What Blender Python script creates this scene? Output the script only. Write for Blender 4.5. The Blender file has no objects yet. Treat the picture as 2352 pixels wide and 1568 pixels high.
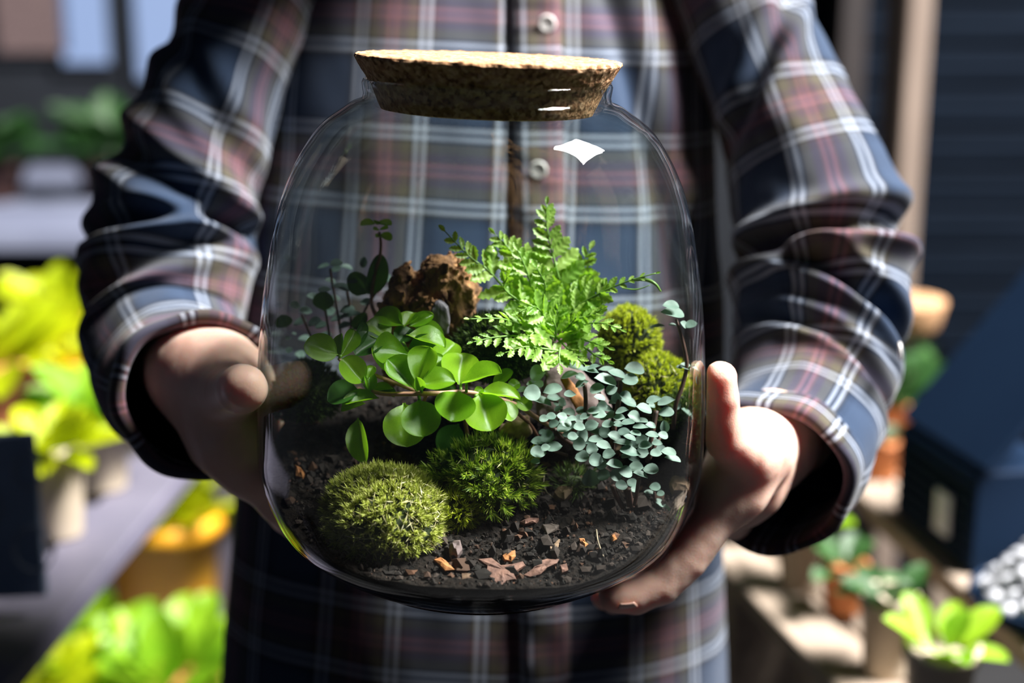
import bpy, math, random
import numpy as np
import openvdb
from mathutils import Vector, Matrix

random.seed(7)
rng = np.random.default_rng(7)
SC = bpy.context.scene
COL = SC.collection

# ------------------------------------------------------------------ camera, world, light, exposure
PITCH, DIST = math.radians(13.5), 0.80
CAM = np.array([0.0, -DIST * math.cos(PITCH), 1.15 + DIST * math.sin(PITCH)])
FWD = np.array([0.0, math.cos(PITCH), -math.sin(PITCH)])
RGT = np.array([1.0, 0.0, 0.0])
UPV = np.cross(RGT, FWD)
FPX = 3267.0
cam = bpy.data.cameras.new('camera')
cam.lens, cam.sensor_width = 50.0, 36.0
cam.clip_start = 0.05
cam.dof.use_dof = True
cam.dof.focus_distance = 0.757
cam.dof.aperture_fstop = 3.0
camo = bpy.data.objects.new('camera', cam)
COL.objects.link(camo)
camo.location = CAM
camo.rotation_euler = (math.pi / 2 - PITCH, 0, 0)
SC.camera = camo

world = bpy.data.worlds.new('world')
SC.world = world
world.use_nodes = True
world.node_tree.nodes['Background'].inputs['Color'].default_value = (0.50, 0.66, 1.0, 1)
world.node_tree.nodes['Background'].inputs['Strength'].default_value = 0.03

LDIR = Vector((0.61, 0.06, 0.785)).normalized()
lamp = bpy.data.lights.new('panel_lamp', 'AREA')
lamp.shape = 'SQUARE'
lamp.size = 1.25
lamp.energy = 940.0
lamp.color = (1.0, 0.97, 0.94)
lampo = bpy.data.objects.new('panel_lamp', lamp)
COL.objects.link(lampo)
lampo.location = Vector((0, 0, 1.15)) + LDIR * 4.0
lampo.rotation_euler = ((LDIR).to_track_quat('Z', 'Y').to_matrix() @ Matrix.Rotation(math.radians(77), 3, 'Z')).to_euler()

SC.view_settings.view_transform = 'Standard'
SC.view_settings.look = 'None'
SC.view_settings.gamma = 1.0
SC.view_settings.exposure = 0.22
SC.view_settings.use_curve_mapping = False
SC.cycles.use_denoising = True
SC.cycles.max_bounces = 12
SC.cycles.transparent_max_bounces = 24
SC.cycles.caustics_reflective = False
SC.cycles.caustics_refractive = False
SC.cycles.sample_clamp_indirect = 4.0


# ------------------------------------------------------------------ helpers
def W(px, py, y):
    """the world point seen at a pixel of the photograph, at depth y"""
    d = FWD + RGT * (px - 1176) / FPX + UPV * (784 - py) / FPX
    return CAM + d * ((y - CAM[1]) / d[1])


def WZ(px, py, z):
    """the world point seen at a pixel, on the level z"""
    d = FWD + RGT * (px - 1176) / FPX + UPV * (784 - py) / FPX
    return CAM + d * ((z - CAM[2]) / d[2])


def link(o, parent=None):
    COL.objects.link(o)
    if parent is not None:
        o.parent = parent
    return o


def origin(o):
    """world translation of a thing or part (no rotations are used on parents)"""
    v = np.zeros(3)
    while o is not None:
        v = v + np.array(o.location)
        o = o.parent
    return v


def thing(name, label, cat, loc, group=None):
    o = bpy.data.objects.new(name, None)
    o.empty_display_size = 0.02
    link(o)
    o.location = loc
    o['label'] = label
    o['category'] = cat
    if group:
        o['group'] = group
    return o


def tag(o, label, cat=None, group=None, kind=None):
    if label:
        o['label'] = label
    if cat:
        o['category'] = cat
    if group:
        o['group'] = group
    if kind:
        o['kind'] = kind
    return o


def mesh(name, v, f, mat=None, uv=None, smooth=True):
    m = bpy.data.meshes.new(name)
    v = np.asarray(v, dtype=np.float64)
    m.from_pydata(v.tolist(), [], f if isinstance(f, list) else f.tolist())
    if uv is not None:
        l = m.uv_layers.new(name='uv')
        idx = np.empty(len(m.loops), dtype=np.int32)
        m.loops.foreach_get('vertex_index', idx)
        l.data.foreach_set('uv', np.asarray(uv, dtype=np.float32)[idx].ravel())
    if smooth:
        m.polygons.foreach_set('use_smooth', [True] * len(m.polygons))
    if mat:
        m.materials.append(mat)
    m.update()
    return m


def obj(name, v, f, mat, parent=None, uv=None, smooth=True, base=None):
    """world-space vertices -> one object, its origin at base (top level) or at its parent's origin"""
    v = np.asarray(v, dtype=np.float64)
    if parent is not None:
        v = v - origin(parent)
        b = (0, 0, 0)
    else:
        b = v.mean(0) if base is None else np.asarray(base)
        v = v - b
    o = bpy.data.objects.new(name, mesh(name, v, f, mat, uv, smooth))
    link(o, parent)
    if parent is None:
        o.location = b
    return o


def put(name, me, M, parent):
    """an object sharing mesh me, with world matrix M"""
    o = bpy.data.objects.new(name, me)
    link(o, parent)
    o.matrix_basis = Matrix.Translation(-Vector(origin(parent))) @ M if parent is not None else M
    return o


def grid_faces(n, m, wrap=False, off=0):
    f = []
    for i in range(n - 1):
        for j in range(m if wrap else m - 1):
            k = (j + 1) % m
            f.append([off + i * m + j, off + i * m + k, off + (i + 1) * m + k, off + (i + 1) * m + j])
    return f


def catmull(pts, n):
    p = np.asarray(pts, dtype=float)
    ext = np.vstack([2 * p[0] - p[1], p, 2 * p[-1] - p[-2]])
    t = np.linspace(0, len(p) - 1, n)
    i = np.minimum(t.astype(int), len(p) - 2)
    u = (t - i)[:, None]
    a, b, c, d = ext[i], ext[i + 1], ext[i + 2], ext[i + 3]
    return .5 * (2 * b + (c - a) * u + (2 * a - 5 * b + 4 * c - d) * u ** 2 + (3 * b - a - 3 * c + d) * u ** 3)


def frames(path):
    T = np.gradient(path, axis=0)
    T /= np.linalg.norm(T, axis=1)[:, None]
    N = np.zeros_like(T)
    r = np.array([0, 0, 1.0]) if abs(T[0][2]) < .9 else np.array([0, -1.0, 0])
    n = r - T[0] * (r @ T[0])
    N[0] = n / np.linalg.norm(n)
    for i in range(1, len(T)):
        n = N[i - 1] - T[i] * (N[i - 1] @ T[i])
        N[i] = n / np.linalg.norm(n)
    return T, N, np.cross(T, N)


def tube(path, r, seg=8, cap=True):
    path = np.asarray(path, dtype=float)
    r = np.broadcast_to(np.asarray(r, dtype=float), (len(path),))
    T, N, B = frames(path)
    a = np.linspace(0, 2 * np.pi, seg, endpoint=False)
    v = (path[:, None] + r[:, None, None] * (np.cos(a)[None, :, None] * N[:, None] + np.sin(a)[None, :, None] * B[:, None])).reshape(-1, 3)
    f = grid_faces(len(path), seg, True)
    if cap:
        f.append(list(range(seg))[::-1])
        f.append([(len(path) - 1) * seg + j for j in range(seg)])
    return v, f


def join(parts):
    V, F, n = [], [], 0
    for v, f in parts:
        v = np.asarray(v)
        V.append(v)
        F += [[i + n for i in q] for q in f]
        n += len(v)
    return np.vstack(V), F


def box(c, s, rot=0.0, bevel=0.0):
    """box with chamfered edges; c centre, s full size, rot about z"""
    hx, hy, hz = np.array(s) / 2
    b = min(bevel, hx * .9, hy * .9, hz * .9)
    if b <= 0:
        v = np.array([[x, y, z] for x in (-hx, hx) for y in (-hy, hy) for z in (-hz, hz)])
        f = [[0, 1, 3, 2], [4, 6, 7, 5], [0, 4, 5, 1], [2, 3, 7, 6], [0, 2, 6, 4], [1, 5, 7, 3]]
    else:
        ring = lambda ix, iy: [(ix - b, iy), (ix, iy - b), (ix, -iy + b), (ix - b, -iy), (-ix + b, -iy), (-ix, -iy + b), (-ix, iy - b), (-ix + b, iy)]
        v, f = [], []
        for z, k in ((-hz, b), (-hz + b, 0), (hz - b, 0), (hz, b)):
            v += [(x, y, z) for x, y in ring(hx - k, hy - k)]
        v = np.array(v)
        f = [[i * 8 + (j + 1) % 8, i * 8 + j, (i + 1) * 8 + j, (i + 1) * 8 + (j + 1) % 8] for i in range(3) for j in range(8)]
        f += [list(range(8)), [24 + j for j in range(8)][::-1]]
    ca, sa = math.cos(rot), math.sin(rot)
    R = np.array([[ca, -sa, 0], [sa, ca, 0], [0, 0, 1]])
    return v @ R.T + np.array(c), f


def lathe(prof, seg=96, c=(0, 0, 0), wob=0.0):
    prof = np.asarray(prof, dtype=float)
    a = np.linspace(0, 2 * np.pi, seg, endpoint=False)
    v = np.stack([prof[:, 0][:, None] * np.cos(a), prof[:, 0][:, None] * np.sin(a), np.repeat(prof[:, 1][:, None], seg, 1)], -1).reshape(-1, 3)
    if wob:
        v += wob * snoise(v * 1.0, 300, 3, 3)[:, None] * np.sign(v) * np.array([1, 1, .5])
    return v + np.array(c), grid_faces(len(prof), seg, True)


class _N:
    g = np.random.default_rng(3)
    D = g.normal(size=(200, 3))
    D /= np.linalg.norm(D, axis=1)[:, None]
    P = g.uniform(0, 6.28, 200)


def snoise(p, freq, octv=4, seed=0, gain=.55):
    """smooth pseudo-noise about -1..1 from sums of warped sines"""
    p = np.asarray(p)
    out = np.zeros(p.shape[:-1])
    amp, tot, k = 1.0, 0.0, seed * 13
    for o in range(octv):
        s = np.zeros_like(out)
        for j in range(4):
            i = (k + j) % 200
            w = np.sin(p @ _N.D[(i + 61) % 200] * freq * .61 + _N.P[(i + 17) % 200])
            s += np.sin(p @ _N.D[i] * freq + 1.4 * w + _N.P[i])
        out += amp * s / 2.4
        tot += amp
        amp *= gain
        freq *= 2.03
        k += 4
    return out / tot


def sdf_mesh(fn, lo, hi, vox, adapt=0.0):
    """mesh of the zero level of fn(points) in the block lo..hi"""
    lo, hi = np.asarray(lo, float), np.asarray(hi, float)
    n = np.ceil((hi - lo) / vox).astype(int) + 1
    ax = [lo[i] + vox * np.arange(n[i]) for i in range(3)]
    P = np.stack(np.meshgrid(*ax, indexing='ij'), -1).astype(np.float32)
    D = fn(P).astype(np.float32)
    D = np.clip(D, -3 * vox, 3 * vox)
    g = openvdb.FloatGrid(3 * vox)
    g.copyFromArray(D)
    pts, tris, quads = g.convertToPolygons(0.0, adapt)
    v = pts.astype(float) * vox + lo
    f = [list(map(int, t)) for t in tris] + [list(map(int, q)) for q in quads]
    return v, f


def cone_sdf(P, a, b, ra, rb):
    a, b = np.asarray(a, np.float32), np.asarray(b, np.float32)
    ab = b - a
    t = np.clip(((P - a) @ ab) / max(float(ab @ ab), 1e-9), 0, 1)
    d = np.linalg.norm(P - a - t[..., None] * ab, axis=-1)
    return d - (ra + (rb - ra) * t)


def smin(a, b, k):
    h = np.clip(.5 + .5 * (b - a) / k, 0, 1)
    return b + (a - b) * h - k * h * (1 - h)


# ------------------------------------------------------------------ materials
def mat(name):
    m = bpy.data.materials.new(name)
    m.use_nodes = True
    nt = m.node_tree
    return m, nt, nt.nodes['Principled BSDF'], nt.nodes['Material Output']


def nd(nt, typ, **kw):
    n = nt.nodes.new(typ)
    for k, v in kw.items():
        if k in n.inputs:
            n.inputs[k].default_value = v
        else:
            setattr(n, k, v)
    return n


def ramp(nt, stops, src, interp='LINEAR'):
    r = nt.nodes.new('ShaderNodeValToRGB')
    r.color_ramp.interpolation = interp
    e = r.color_ramp.elements
    while len(e) > 1:
        e.remove(e[-1])
    for i, (p, c) in enumerate(stops):
        if i == 0:
            e[0].position = p
            e[0].color = (*c, 1)
        else:
            x = e.new(p)
            x.color = (*c, 1)
    nt.links.new(src, r.inputs[0])
    return r


def noisy(name, c1, c2, scale=40, rough=.7, bump=.0, detail=6, coord='Object', stretch=(1, 1, 1), metallic=0, spec=.5, dist=.002):
    m, nt, b, out = mat(name)
    tc = nt.nodes.new('ShaderNodeTexCoord')
    mp = nd(nt, 'ShaderNodeMapping')
    mp.inputs['Scale'].default_value = stretch
    nt.links.new(tc.outputs[coord], mp.inputs[0])
    n = nd(nt, 'ShaderNodeTexNoise', Scale=scale, Detail=detail)
    nt.links.new(mp.outputs[0], n.inputs['Vector'])
    r = ramp(nt, [(.3, c1), (.7, c2)], n.outputs['Fac'])
    nt.links.new(r.outputs[0], b.inputs['Base Color'])
    b.inputs['Roughness'].default_value = rough
    b.inputs['Metallic'].default_value = metallic
    b.inputs['Specular IOR Level'].default_value = spec
    if bump:
        bp = nd(nt, 'ShaderNodeBump', Strength=bump, Distance=dist)
        nt.links.new(n.outputs['Fac'], bp.inputs['Height'])
        nt.links.new(bp.outputs[0], b.inputs['Normal'])
    return m


def leafy(name, c1, c2, rough=.35, trans=.35, tcol=None, scale=60, vein=0.0, spec=.5, rnd=.25, bump=.15):
    m, nt, b, out = mat(name)
    tc = nt.nodes.new('ShaderNodeTexCoord')
    n = nd(nt, 'ShaderNodeTexNoise', Scale=scale, Detail=4)
    nt.links.new(tc.outputs['Object'], n.inputs['Vector'])
    oi = nt.nodes.new('ShaderNodeObjectInfo')
    ge = nt.nodes.new('ShaderNodeNewGeometry')
    ad = nd(nt, 'ShaderNodeMath', operation='ADD')
    nt.links.new(oi.outputs['Random'], ad.inputs[0])
    nt.links.new(ge.outputs['Random Per Island'], ad.inputs[1])
    fr = nd(nt, 'ShaderNodeMath', operation='FRACT')
    nt.links.new(ad.outputs[0], fr.inputs[0])
    mx = nd(nt, 'ShaderNodeMath', operation='MULTIPLY_ADD')
    mx.inputs[1].default_value = rnd * 2
    nt.links.new(fr.outputs[0], mx.inputs[0])
    nt.links.new(n.outputs['Fac'], mx.inputs[2])
    r = ramp(nt, [(.35, c1), (.35 + .4 + rnd, c2)], mx.outputs[0])
    b.inputs['Roughness'].default_value = rough
    b.inputs['Specular IOR Level'].default_value = spec
    nt.links.new(r.outputs[0], b.inputs['Base Color'])
    bp = nd(nt, 'ShaderNodeBump', Strength=bump, Distance=.001)
    n2 = nd(nt, 'ShaderNodeTexNoise', Scale=scale * 12, Detail=2)
    nt.links.new(tc.outputs['Object'], n2.inputs['Vector'])
    nt.links.new(n2.outputs['Fac'], bp.inputs['Height'])
    nt.links.new(bp.outputs[0], b.inputs['Normal'])
    t = nt.nodes.new('ShaderNodeBsdfTranslucent')
    if tcol is None:
        tcol = tuple(min(1, x * 1.6 + .02) for x in c2)
    t.inputs['Color'].default_value = (*tcol, 1)
    s = nd(nt, 'ShaderNodeMixShader')
    s.inputs[0].default_value = trans
    nt.links.new(b.outputs[0], s.inputs[1])
    nt.links.new(t.outputs[0], s.inputs[2])
    nt.links.new(s.outputs[0], out.inputs['Surface'])
    return m


def make_plaid():
    m, nt, b, out = mat('plaid_flannel')
    uvn = nt.nodes.new('ShaderNodeUVMap')
    sep = nt.nodes.new('ShaderNodeSeparateXYZ')
    nt.links.new(uvn.outputs[0], sep.inputs[0])
    navy, navy2 = (.015, .027, .054), (.022, .038, .072)
    wht, khaki, mauve, pink, blk, rust = (.30, .335, .40), (.070, .062, .044), (.062, .043, .052), (.19, .088, .112), (.007, .010, .018), (.115, .056, .048)
    # one repeat of the thread count
    seq = [(.00, navy), (.06, navy2), (.36, navy), (.40, blk), (.425, khaki), (.435, wht), (.462, blk), (.490, wht), (.517, blk), (.535, khaki), (.60, mauve), (.655, rust),
           (.668, pink), (.690, mauve), (.715, pink), (.737, rust), (.75, mauve), (.805, khaki), (.875, blk), (.893, wht), (.920, blk), (.948, wht), (.975, blk)]
    cols = []
    for k, outp in enumerate(('X', 'Y')):
        d = nd(nt, 'ShaderNodeMath', operation='MULTIPLY')
        d.inputs[1].default_value = 1 / 0.108
        nt.links.new(sep.outputs[outp], d.inputs[0])
        fr = nd(nt, 'ShaderNodeMath', operation='FRACT')
        nt.links.new(d.outputs[0], fr.inputs[0])
        cols.append(ramp(nt, seq, fr.outputs[0], 'CONSTANT'))
    mx = nd(nt, 'ShaderNodeMix', data_type='RGBA')
    mx.inputs[0].default_value = .5
    nt.links.new(cols[0].outputs[0], mx.inputs[6])
    nt.links.new(cols[1].outputs[0], mx.inputs[7])
    # twill grain and fuzz
    mp = nd(nt, 'ShaderNodeMapping')
    mp.inputs['Rotation'].default_value = (0, 0, .785)
    nt.links.new(uvn.outputs[0], mp.inputs[0])
    wv = nd(nt, 'ShaderNodeTexWave', Scale=420, Distortion=1.5, Detail=2)
    nt.links.new(mp.outputs[0], wv.inputs['Vector'])
    nz = nd(nt, 'ShaderNodeTexNoise', Scale=900, Detail=3)
    nt.links.new(uvn.outputs[0], nz.inputs['Vector'])
    av = nd(nt, 'ShaderNodeMath', operation='ADD')
    nt.links.new(wv.outputs['Fac'], av.inputs[0])
    nt.links.new(nz.outputs['Fac'], av.inputs[1])
    vr = ramp(nt, [(.3, (.72, .72, .72)), (1.0, (1.18, 1.18, 1.18))], av.outputs[0])
    ml = nd(nt, 'ShaderNodeMix', data_type='RGBA', blend_type='MULTIPLY')
    ml.inputs[0].default_value = 1
    nt.links.new(mx.outputs[2], ml.inputs[6])
    nt.links.new(vr.outputs[0], ml.inputs[7])
    nt.links.new(ml.outputs[2], b.inputs['Base Color'])
    b.inputs['Roughness'].default_value = .95
    b.inputs['Specular IOR Level'].default_value = .1
    b.inputs['Sheen Weight'].default_value = .12
    b.inputs['Sheen Roughness'].default_value = .5
    bp = nd(nt, 'ShaderNodeBump', Strength=.25, Distance=.0006)
    nt.links.new(av.outputs[0], bp.inputs['Height'])
    nt.links.new(bp.outputs[0], b.inputs['Normal'])
    return m


def make_glass():
    m, nt, b, out = mat('clear_glass')
    nt.nodes.remove(b)
    fw = nd(nt, 'ShaderNodeLayerWeight', Blend=.5)
    pw = nd(nt, 'ShaderNodeMath', operation='POWER')
    pw.inputs[1].default_value = 5.0
    nt.links.new(fw.outputs['Facing'], pw.inputs[0])
    fr = nd(nt, 'ShaderNodeMath', operation='MULTIPLY_ADD')
    fr.inputs[1].default_value = .96
    fr.inputs[2].default_value = .04
    nt.links.new(pw.outputs[0], fr.inputs[0])
    tr = nt.nodes.new('ShaderNodeBsdfTransparent')
    lw = nd(nt, 'ShaderNodeLayerWeight', Blend=.22)
    tc = ramp(nt, [(0.0, (.925, .945, .937)), (.75, (.88, .91, .90)), (1.0, (.60, .68, .65))], lw.outputs['Facing'])
    nt.links.new(tc.outputs[0], tr.inputs['Color'])
    gl = nd(nt, 'ShaderNodeBsdfGlossy', Roughness=.0)
    co = nt.nodes.new('ShaderNodeTexCoord')
    mp = nd(nt, 'ShaderNodeMapping')
    mp.inputs['Scale'].default_value = (1, 1, .35)
    nt.links.new(co.outputs['Object'], mp.inputs[0])
    nz = nd(nt, 'ShaderNodeTexNoise', Scale=26, Detail=1.5)
    nt.links.new(mp.outputs[0], nz.inputs['Vector'])
    bp = nd(nt, 'ShaderNodeBump', Strength=.10, Distance=.01)
    nt.links.new(nz.outputs['Fac'], bp.inputs['Height'])
    nt.links.new(bp.outputs[0], gl.inputs['Normal'])
    mx = nt.nodes.new('ShaderNodeMixShader')
    nt.links.new(fr.outputs[0], mx.inputs[0])
    nt.links.new(tr.outputs[0], mx.inputs[1])
    nt.links.new(gl.outputs[0], mx.inputs[2])
    nt.links.new(mx.outputs[0], out.inputs['Surface'])
    return m


def make_skin():
    m, nt, b, out = mat('skin')
    tc = nt.nodes.new('ShaderNodeTexCoord')
    n = nd(nt, 'ShaderNodeTexNoise', Scale=35, Detail=5)
    nt.links.new(tc.outputs['Object'], n.inputs['Vector'])
    r = ramp(nt, [(.3, (.70, .42, .33)), (.7, (.80, .55, .45))], n.outputs['Fac'])
    nt.links.new(r.outputs[0], b.inputs['Base Color'])
    b.inputs['Roughness'].default_value = .5
    b.inputs['Specular IOR Level'].default_value = .35
    b.inputs['Subsurface Weight'].default_value = .55
    b.inputs['Subsurface Radius'].default_value = (1.0, .30, .12)
    b.inputs['Subsurface Scale'].default_value = .014
    v = nd(nt, 'ShaderNodeTexVoronoi', Scale=900)
    nt.links.new(tc.outputs['Object'], v.inputs['Vector'])
    bp = nd(nt, 'ShaderNodeBump', Strength=.12, Distance=.0005)
    nt.links.new(v.outputs['Distance'], bp.inputs['Height'])
    nt.links.new(bp.outputs[0], b.inputs['Normal'])
    return m


def make_cork():
    m, nt, b, out = mat('cork')
    tc = nt.nodes.new('ShaderNodeTexCoord')
    v = nd(nt, 'ShaderNodeTexVoronoi', Scale=420)
    nz = nd(nt, 'ShaderNodeTexNoise', Scale=260, Detail=5)
    nt.links.new(tc.outputs['Object'], nz.inputs['Vector'])
    nt.links.new(tc.outputs['Object'], v.inputs['Vector'])
    sp = nt.nodes.new('ShaderNodeSeparateColor')
    nt.links.new(v.outputs['Color'], sp.inputs[0])
    md = nd(nt, 'ShaderNodeMath', operation='MULTIPLY_ADD')
    md.inputs[1].default_value = .5
    nt.links.new(sp.outputs[0], md.inputs[0])
    hm = nd(nt, 'ShaderNodeMath', operation='MULTIPLY')
    hm.inputs[1].default_value = .7
    nt.links.new(nz.outputs['Fac'], hm.inputs[0])
    nt.links.new(hm.outputs[0], md.inputs[2])
    r = ramp(nt, [(.28, (.10, .048, .022)), (.45, (.34, .175, .085)), (.7, (.56, .33, .175)), (.85, (.70, .46, .27))], md.outputs[0])
    nt.links.new(r.outputs[0], b.inputs['Base Color'])
    b.inputs['Roughness'].default_value = .9
    b.inputs['Specular IOR Level'].default_value = .15
    bp = nd(nt, 'ShaderNodeBump', Strength=.9, Distance=.0022)
    nt.links.new(md.outputs[0], bp.inputs['Height'])
    nt.links.new(bp.outputs[0], b.inputs['Normal'])
    return m


def make_island(name, stops, rough=.6, trans=.0, tcol=(.3, .4, .05), spec=.3):
    """colour picked per loose piece of a joined mesh"""
    m, nt, b, out = mat(name)
    ge = nt.nodes.new('ShaderNodeNewGeometry')
    r = ramp(nt, stops, ge.outputs['Random Per Island'])
    nt.links.new(r.outputs[0], b.inputs['Base Color'])
    b.inputs['Roughness'].default_value = rough
    b.inputs['Specular IOR Level'].default_value = spec
    if trans:
        t = nt.nodes.new('ShaderNodeBsdfTranslucent')
        hs = nd(nt, 'ShaderNodeHueSaturation', Value=1.5)
        nt.links.new(r.outputs[0], hs.inputs['Color'])
        nt.links.new(hs.outputs[0], t.inputs['Color'])
        s = nd(nt, 'ShaderNodeMixShader')
        s.inputs[0].default_value = trans
        nt.links.new(b.outputs[0], s.inputs[1])
        nt.links.new(t.outputs[0], s.inputs[2])
        nt.links.new(s.outputs[0], out.inputs['Surface'])
    return m


PLAID, GLASS, SKIN, CORK = make_plaid(), make_glass(), make_skin(), make_cork()
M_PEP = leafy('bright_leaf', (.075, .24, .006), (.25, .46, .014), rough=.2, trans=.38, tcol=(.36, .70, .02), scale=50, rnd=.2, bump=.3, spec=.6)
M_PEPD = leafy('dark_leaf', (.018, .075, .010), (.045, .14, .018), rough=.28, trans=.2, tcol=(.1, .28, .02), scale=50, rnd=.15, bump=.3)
M_FERN = leafy('fern_leaf', (.10, .27, .016), (.42, .60, .14), rough=.3, trans=.38, tcol=(.42, .74, .04), scale=80, rnd=.25)
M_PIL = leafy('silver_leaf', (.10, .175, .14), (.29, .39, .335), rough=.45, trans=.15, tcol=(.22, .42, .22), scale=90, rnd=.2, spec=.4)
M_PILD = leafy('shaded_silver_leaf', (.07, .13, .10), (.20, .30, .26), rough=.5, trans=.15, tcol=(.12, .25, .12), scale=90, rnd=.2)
M_STEM = noisy('reddish_stem', (.16, .07, .045), (.30, .15, .10), 200, .5)
M_STEMD = noisy('dark_stem', (.055, .028, .022), (.13, .065, .05), 200, .55)
M_GSTEM = noisy('green_stem', (.10, .22, .03), (.22, .40, .06), 200, .45)
M_PSTEM = noisy('pink_stem', (.34, .17, .11), (.50, .27, .17), 300, .5)
M_SOIL = noisy('potting_soil', (.003, .0022, .002), (.020, .013, .010), 320, .95, 1.0, dist=.004, spec=.2)
M_GRAIN = make_island('soil_grain', [(0, (.008, .006, .005)), (.5, (.022, .016, .014)), (.85, (.05, .034, .028)), (.97, (.13, .06, .035))], .9)
M_WOOD = noisy('rotten_wood', (.05, .018, .007), (.50, .25, .10), 150, .85, 1.0, dist=.005, stretch=(1, 1, .55))
M_SLATE = noisy('charred_bark', (.08, .072, .09), (.26, .235, .27), 120, .6, .6, stretch=(3, 3, .4))
M_BARK = noisy('red_bark', (.10, .045, .035), (.30, .15, .11), 180, .8, .7)
M_ORANGE = noisy('orange_bark', (.28, .095, .025), (.55, .22, .07), 160, .75, .5)
M_TAN = noisy('tan_bark', (.26, .15, .09), (.50, .33, .22), 160, .85, .7)
M_MAUVE = noisy('mauve_bark', (.085, .055, .055), (.23, .16, .155), 110, .8, .7)

# ------------------------------------------------------------------ room
M_FLOOR = noisy('floor_concrete', (.008, .008, .009), (.018, .018, .020), 6, .8, .1)
M_WALLD = noisy('dark_wall', (.004, .006, .010), (.012, .016, .024), 3, .8)
M_NAVY = noisy('navy_boards', (.0025, .005, .010), (.005, .009, .017), 14, .8, .3, stretch=(.3, 1, 4), spec=.06)
M_PINE = noisy('grey_pine', (.13, .095, .075), (.24, .185, .15), 9, .7, .2, stretch=(6, 6, .5))
M_PINEX = noisy('bench_pine', (.27, .21, .16), (.40, .32, .25), 9, .7, .2, stretch=(6, .5, 6))
M_RAIL = noisy('grey_rail', (.11, .105, .15), (.16, .15, .205), 8, .6, .1)
M_DARKPOT = noisy('dark_pot', (.02, .006, .004), (.045, .014, .010), 12, .8)
M_TABLE = noisy('pale_slab', (.20, .22, .32), (.30, .33, .45), 3, .7)
M_TERRA = noisy('terracotta', (.36, .11, .035), (.58, .21, .07), 20, .8)
M_AMBER = noisy('amber_pot', (.75, .32, .01), (.95, .50, .02), 10, .5)
M_CREAM = noisy('cream_cup', (.40, .33, .24), (.56, .47, .36), 12, .6)
M_NAVYBOX = noisy('navy_card', (.003, .012, .034), (.005, .018, .046), 4, .7, spec=.12)
M_SLATEB = noisy('slate_sign', (.17, .23, .34), (.25, .33, .46), 8, .7)
M_CHALK = noisy('chalk', (.24, .28, .36), (.34, .38, .46), 60, .9)
M_WHITE = noisy('white_stone', (.50, .52, .58), (.85, .86, .9), 20, .6)
M_PAPER = noisy('white_label', (.72, .74, .86), (.82, .84, .92), 20, .7)
M_YLEAF = leafy('lime_leaf', (.24, .33, .003), (.50, .57, .006), rough=.4, trans=.35, tcol=(.72, .80, .01), scale=14, rnd=.3)
M_GLEAF = leafy('green_leaf', (.10, .26, .01), (.30, .50, .02), rough=.4, trans=.3, tcol=(.4, .7, .03), scale=14, rnd=.3)
M_DLEAF = leafy('deep_leaf', (.008, .045, .008), (.03, .10, .02), rough=.5, trans=.15, scale=14, rnd=.3)
M_SKYP = bpy.data.materials.new('daylight_pane')
M_SKYP.use_nodes = True
_b = M_SKYP.node_tree.nodes['Principled BSDF']
_b.inputs['Base Color'].default_value = (.1, .1, .1, 1)
_b.inputs['Emission Color'].default_value = (.28, .45, .85, 1)
_b.inputs['Emission Strength'].default_value = .62


def structure(name, v, f, m, parent=None, smooth=False):
    o = obj(name, v, f, m, parent, smooth=smooth)
    if parent is None:
        o['kind'] = 'structure'
    return o


structure('floor', *box((0, .5, -.03), (7, 9, .06)), M_FLOOR)
structure('wall_back', *box((0, 4.05, 1.3), (7, .1, 2.6)), M_WALLD)
structure('wall_left', *box((-3.4, .5, 1.3), (.1, 9, 2.6)), M_WALLD)
structure('wall_right', *box((3.4, .5, 1.3), (.1, 9, 2.6)), M_WALLD)
# window in the back wall, at the upper left of the view
for k, (pa, pb, pc, pd) in enumerate([(0, 120, 150, -40), (150, 145, 240, -40), (320, 180, 420, -40)]):
    a, b_ = W(pa, pb, 3.97), W(pc, pd, 3.97)
    w = structure('window_%d' % (k + 1), *box(((a[0] + b_[0]) / 2, 3.985, (a[2] + b_[2]) / 2 + .15), (abs(b_[0] - a[0]) + .06, .03, abs(b_[2] - a[2]) + .36)), M_WALLD)
    if k:
        obj('pane', *box(((a[0] + b_[0]) / 2, 3.965, (a[2] + b_[2]) / 2 + .15), (abs(b_[0] - a[0]), .02, abs(b_[2] - a[2]) + .3)), M_SKYP, w, smooth=False)
    else:
        obj('pane', *box(((a[0] + b_[0]) / 2, 3.965, (a[2] + b_[2]) / 2 + .15), (abs(b_[0] - a[0]), .02, abs(b_[2] - a[2]) + .3)), M_MAUVE, w, smooth=False)

# slatted partition on the right, each board its own part
x0, x1 = W(1800, 300, 1.95)[0], W(2700, 300, 1.95)[0]
part_wall = structure('wall_partition', *box(((x0 + x1) / 2, 2.02, .85), (x1 - x0, .04, 1.7)), M_WALLD)
for k in range(22):
    obj('board', *box(((x0 + x1) / 2, 1.985, .06 + k * .077), (x1 - x0, .024, .068), bevel=.004), M_NAVY, part_wall, smooth=False)
# timber post
p = W(2068, 300, 1.55)
structure('trim_1', *box((p[0] + .01, 1.58, .8), (.046, .075, 1.6), rot=.25, bevel=.004), M_PINE)
p = W(1950, 300, 1.9)
structure('trim_2', *box((p[0], 1.93, .8), (.05, .05, 1.6), bevel=.004), noisy('old_post', (.012, .009, .010), (.022, .016, .016), 8, .8))

# ------------------------------------------------------------------ jar, stopper, soil
JA = math.radians(1.3)
J0 = np.array([-0.0197, 0.0, 1.0047])
JM = np.array([[math.cos(JA), 0, math.sin(JA)], [0, 1, 0], [-math.sin(JA), 0, math.cos(JA)]])


def jw(p):
    return np.asarray(p) @ JM.T + J0


def jl(p):
    return (np.asarray(p) - J0) @ JM


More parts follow.
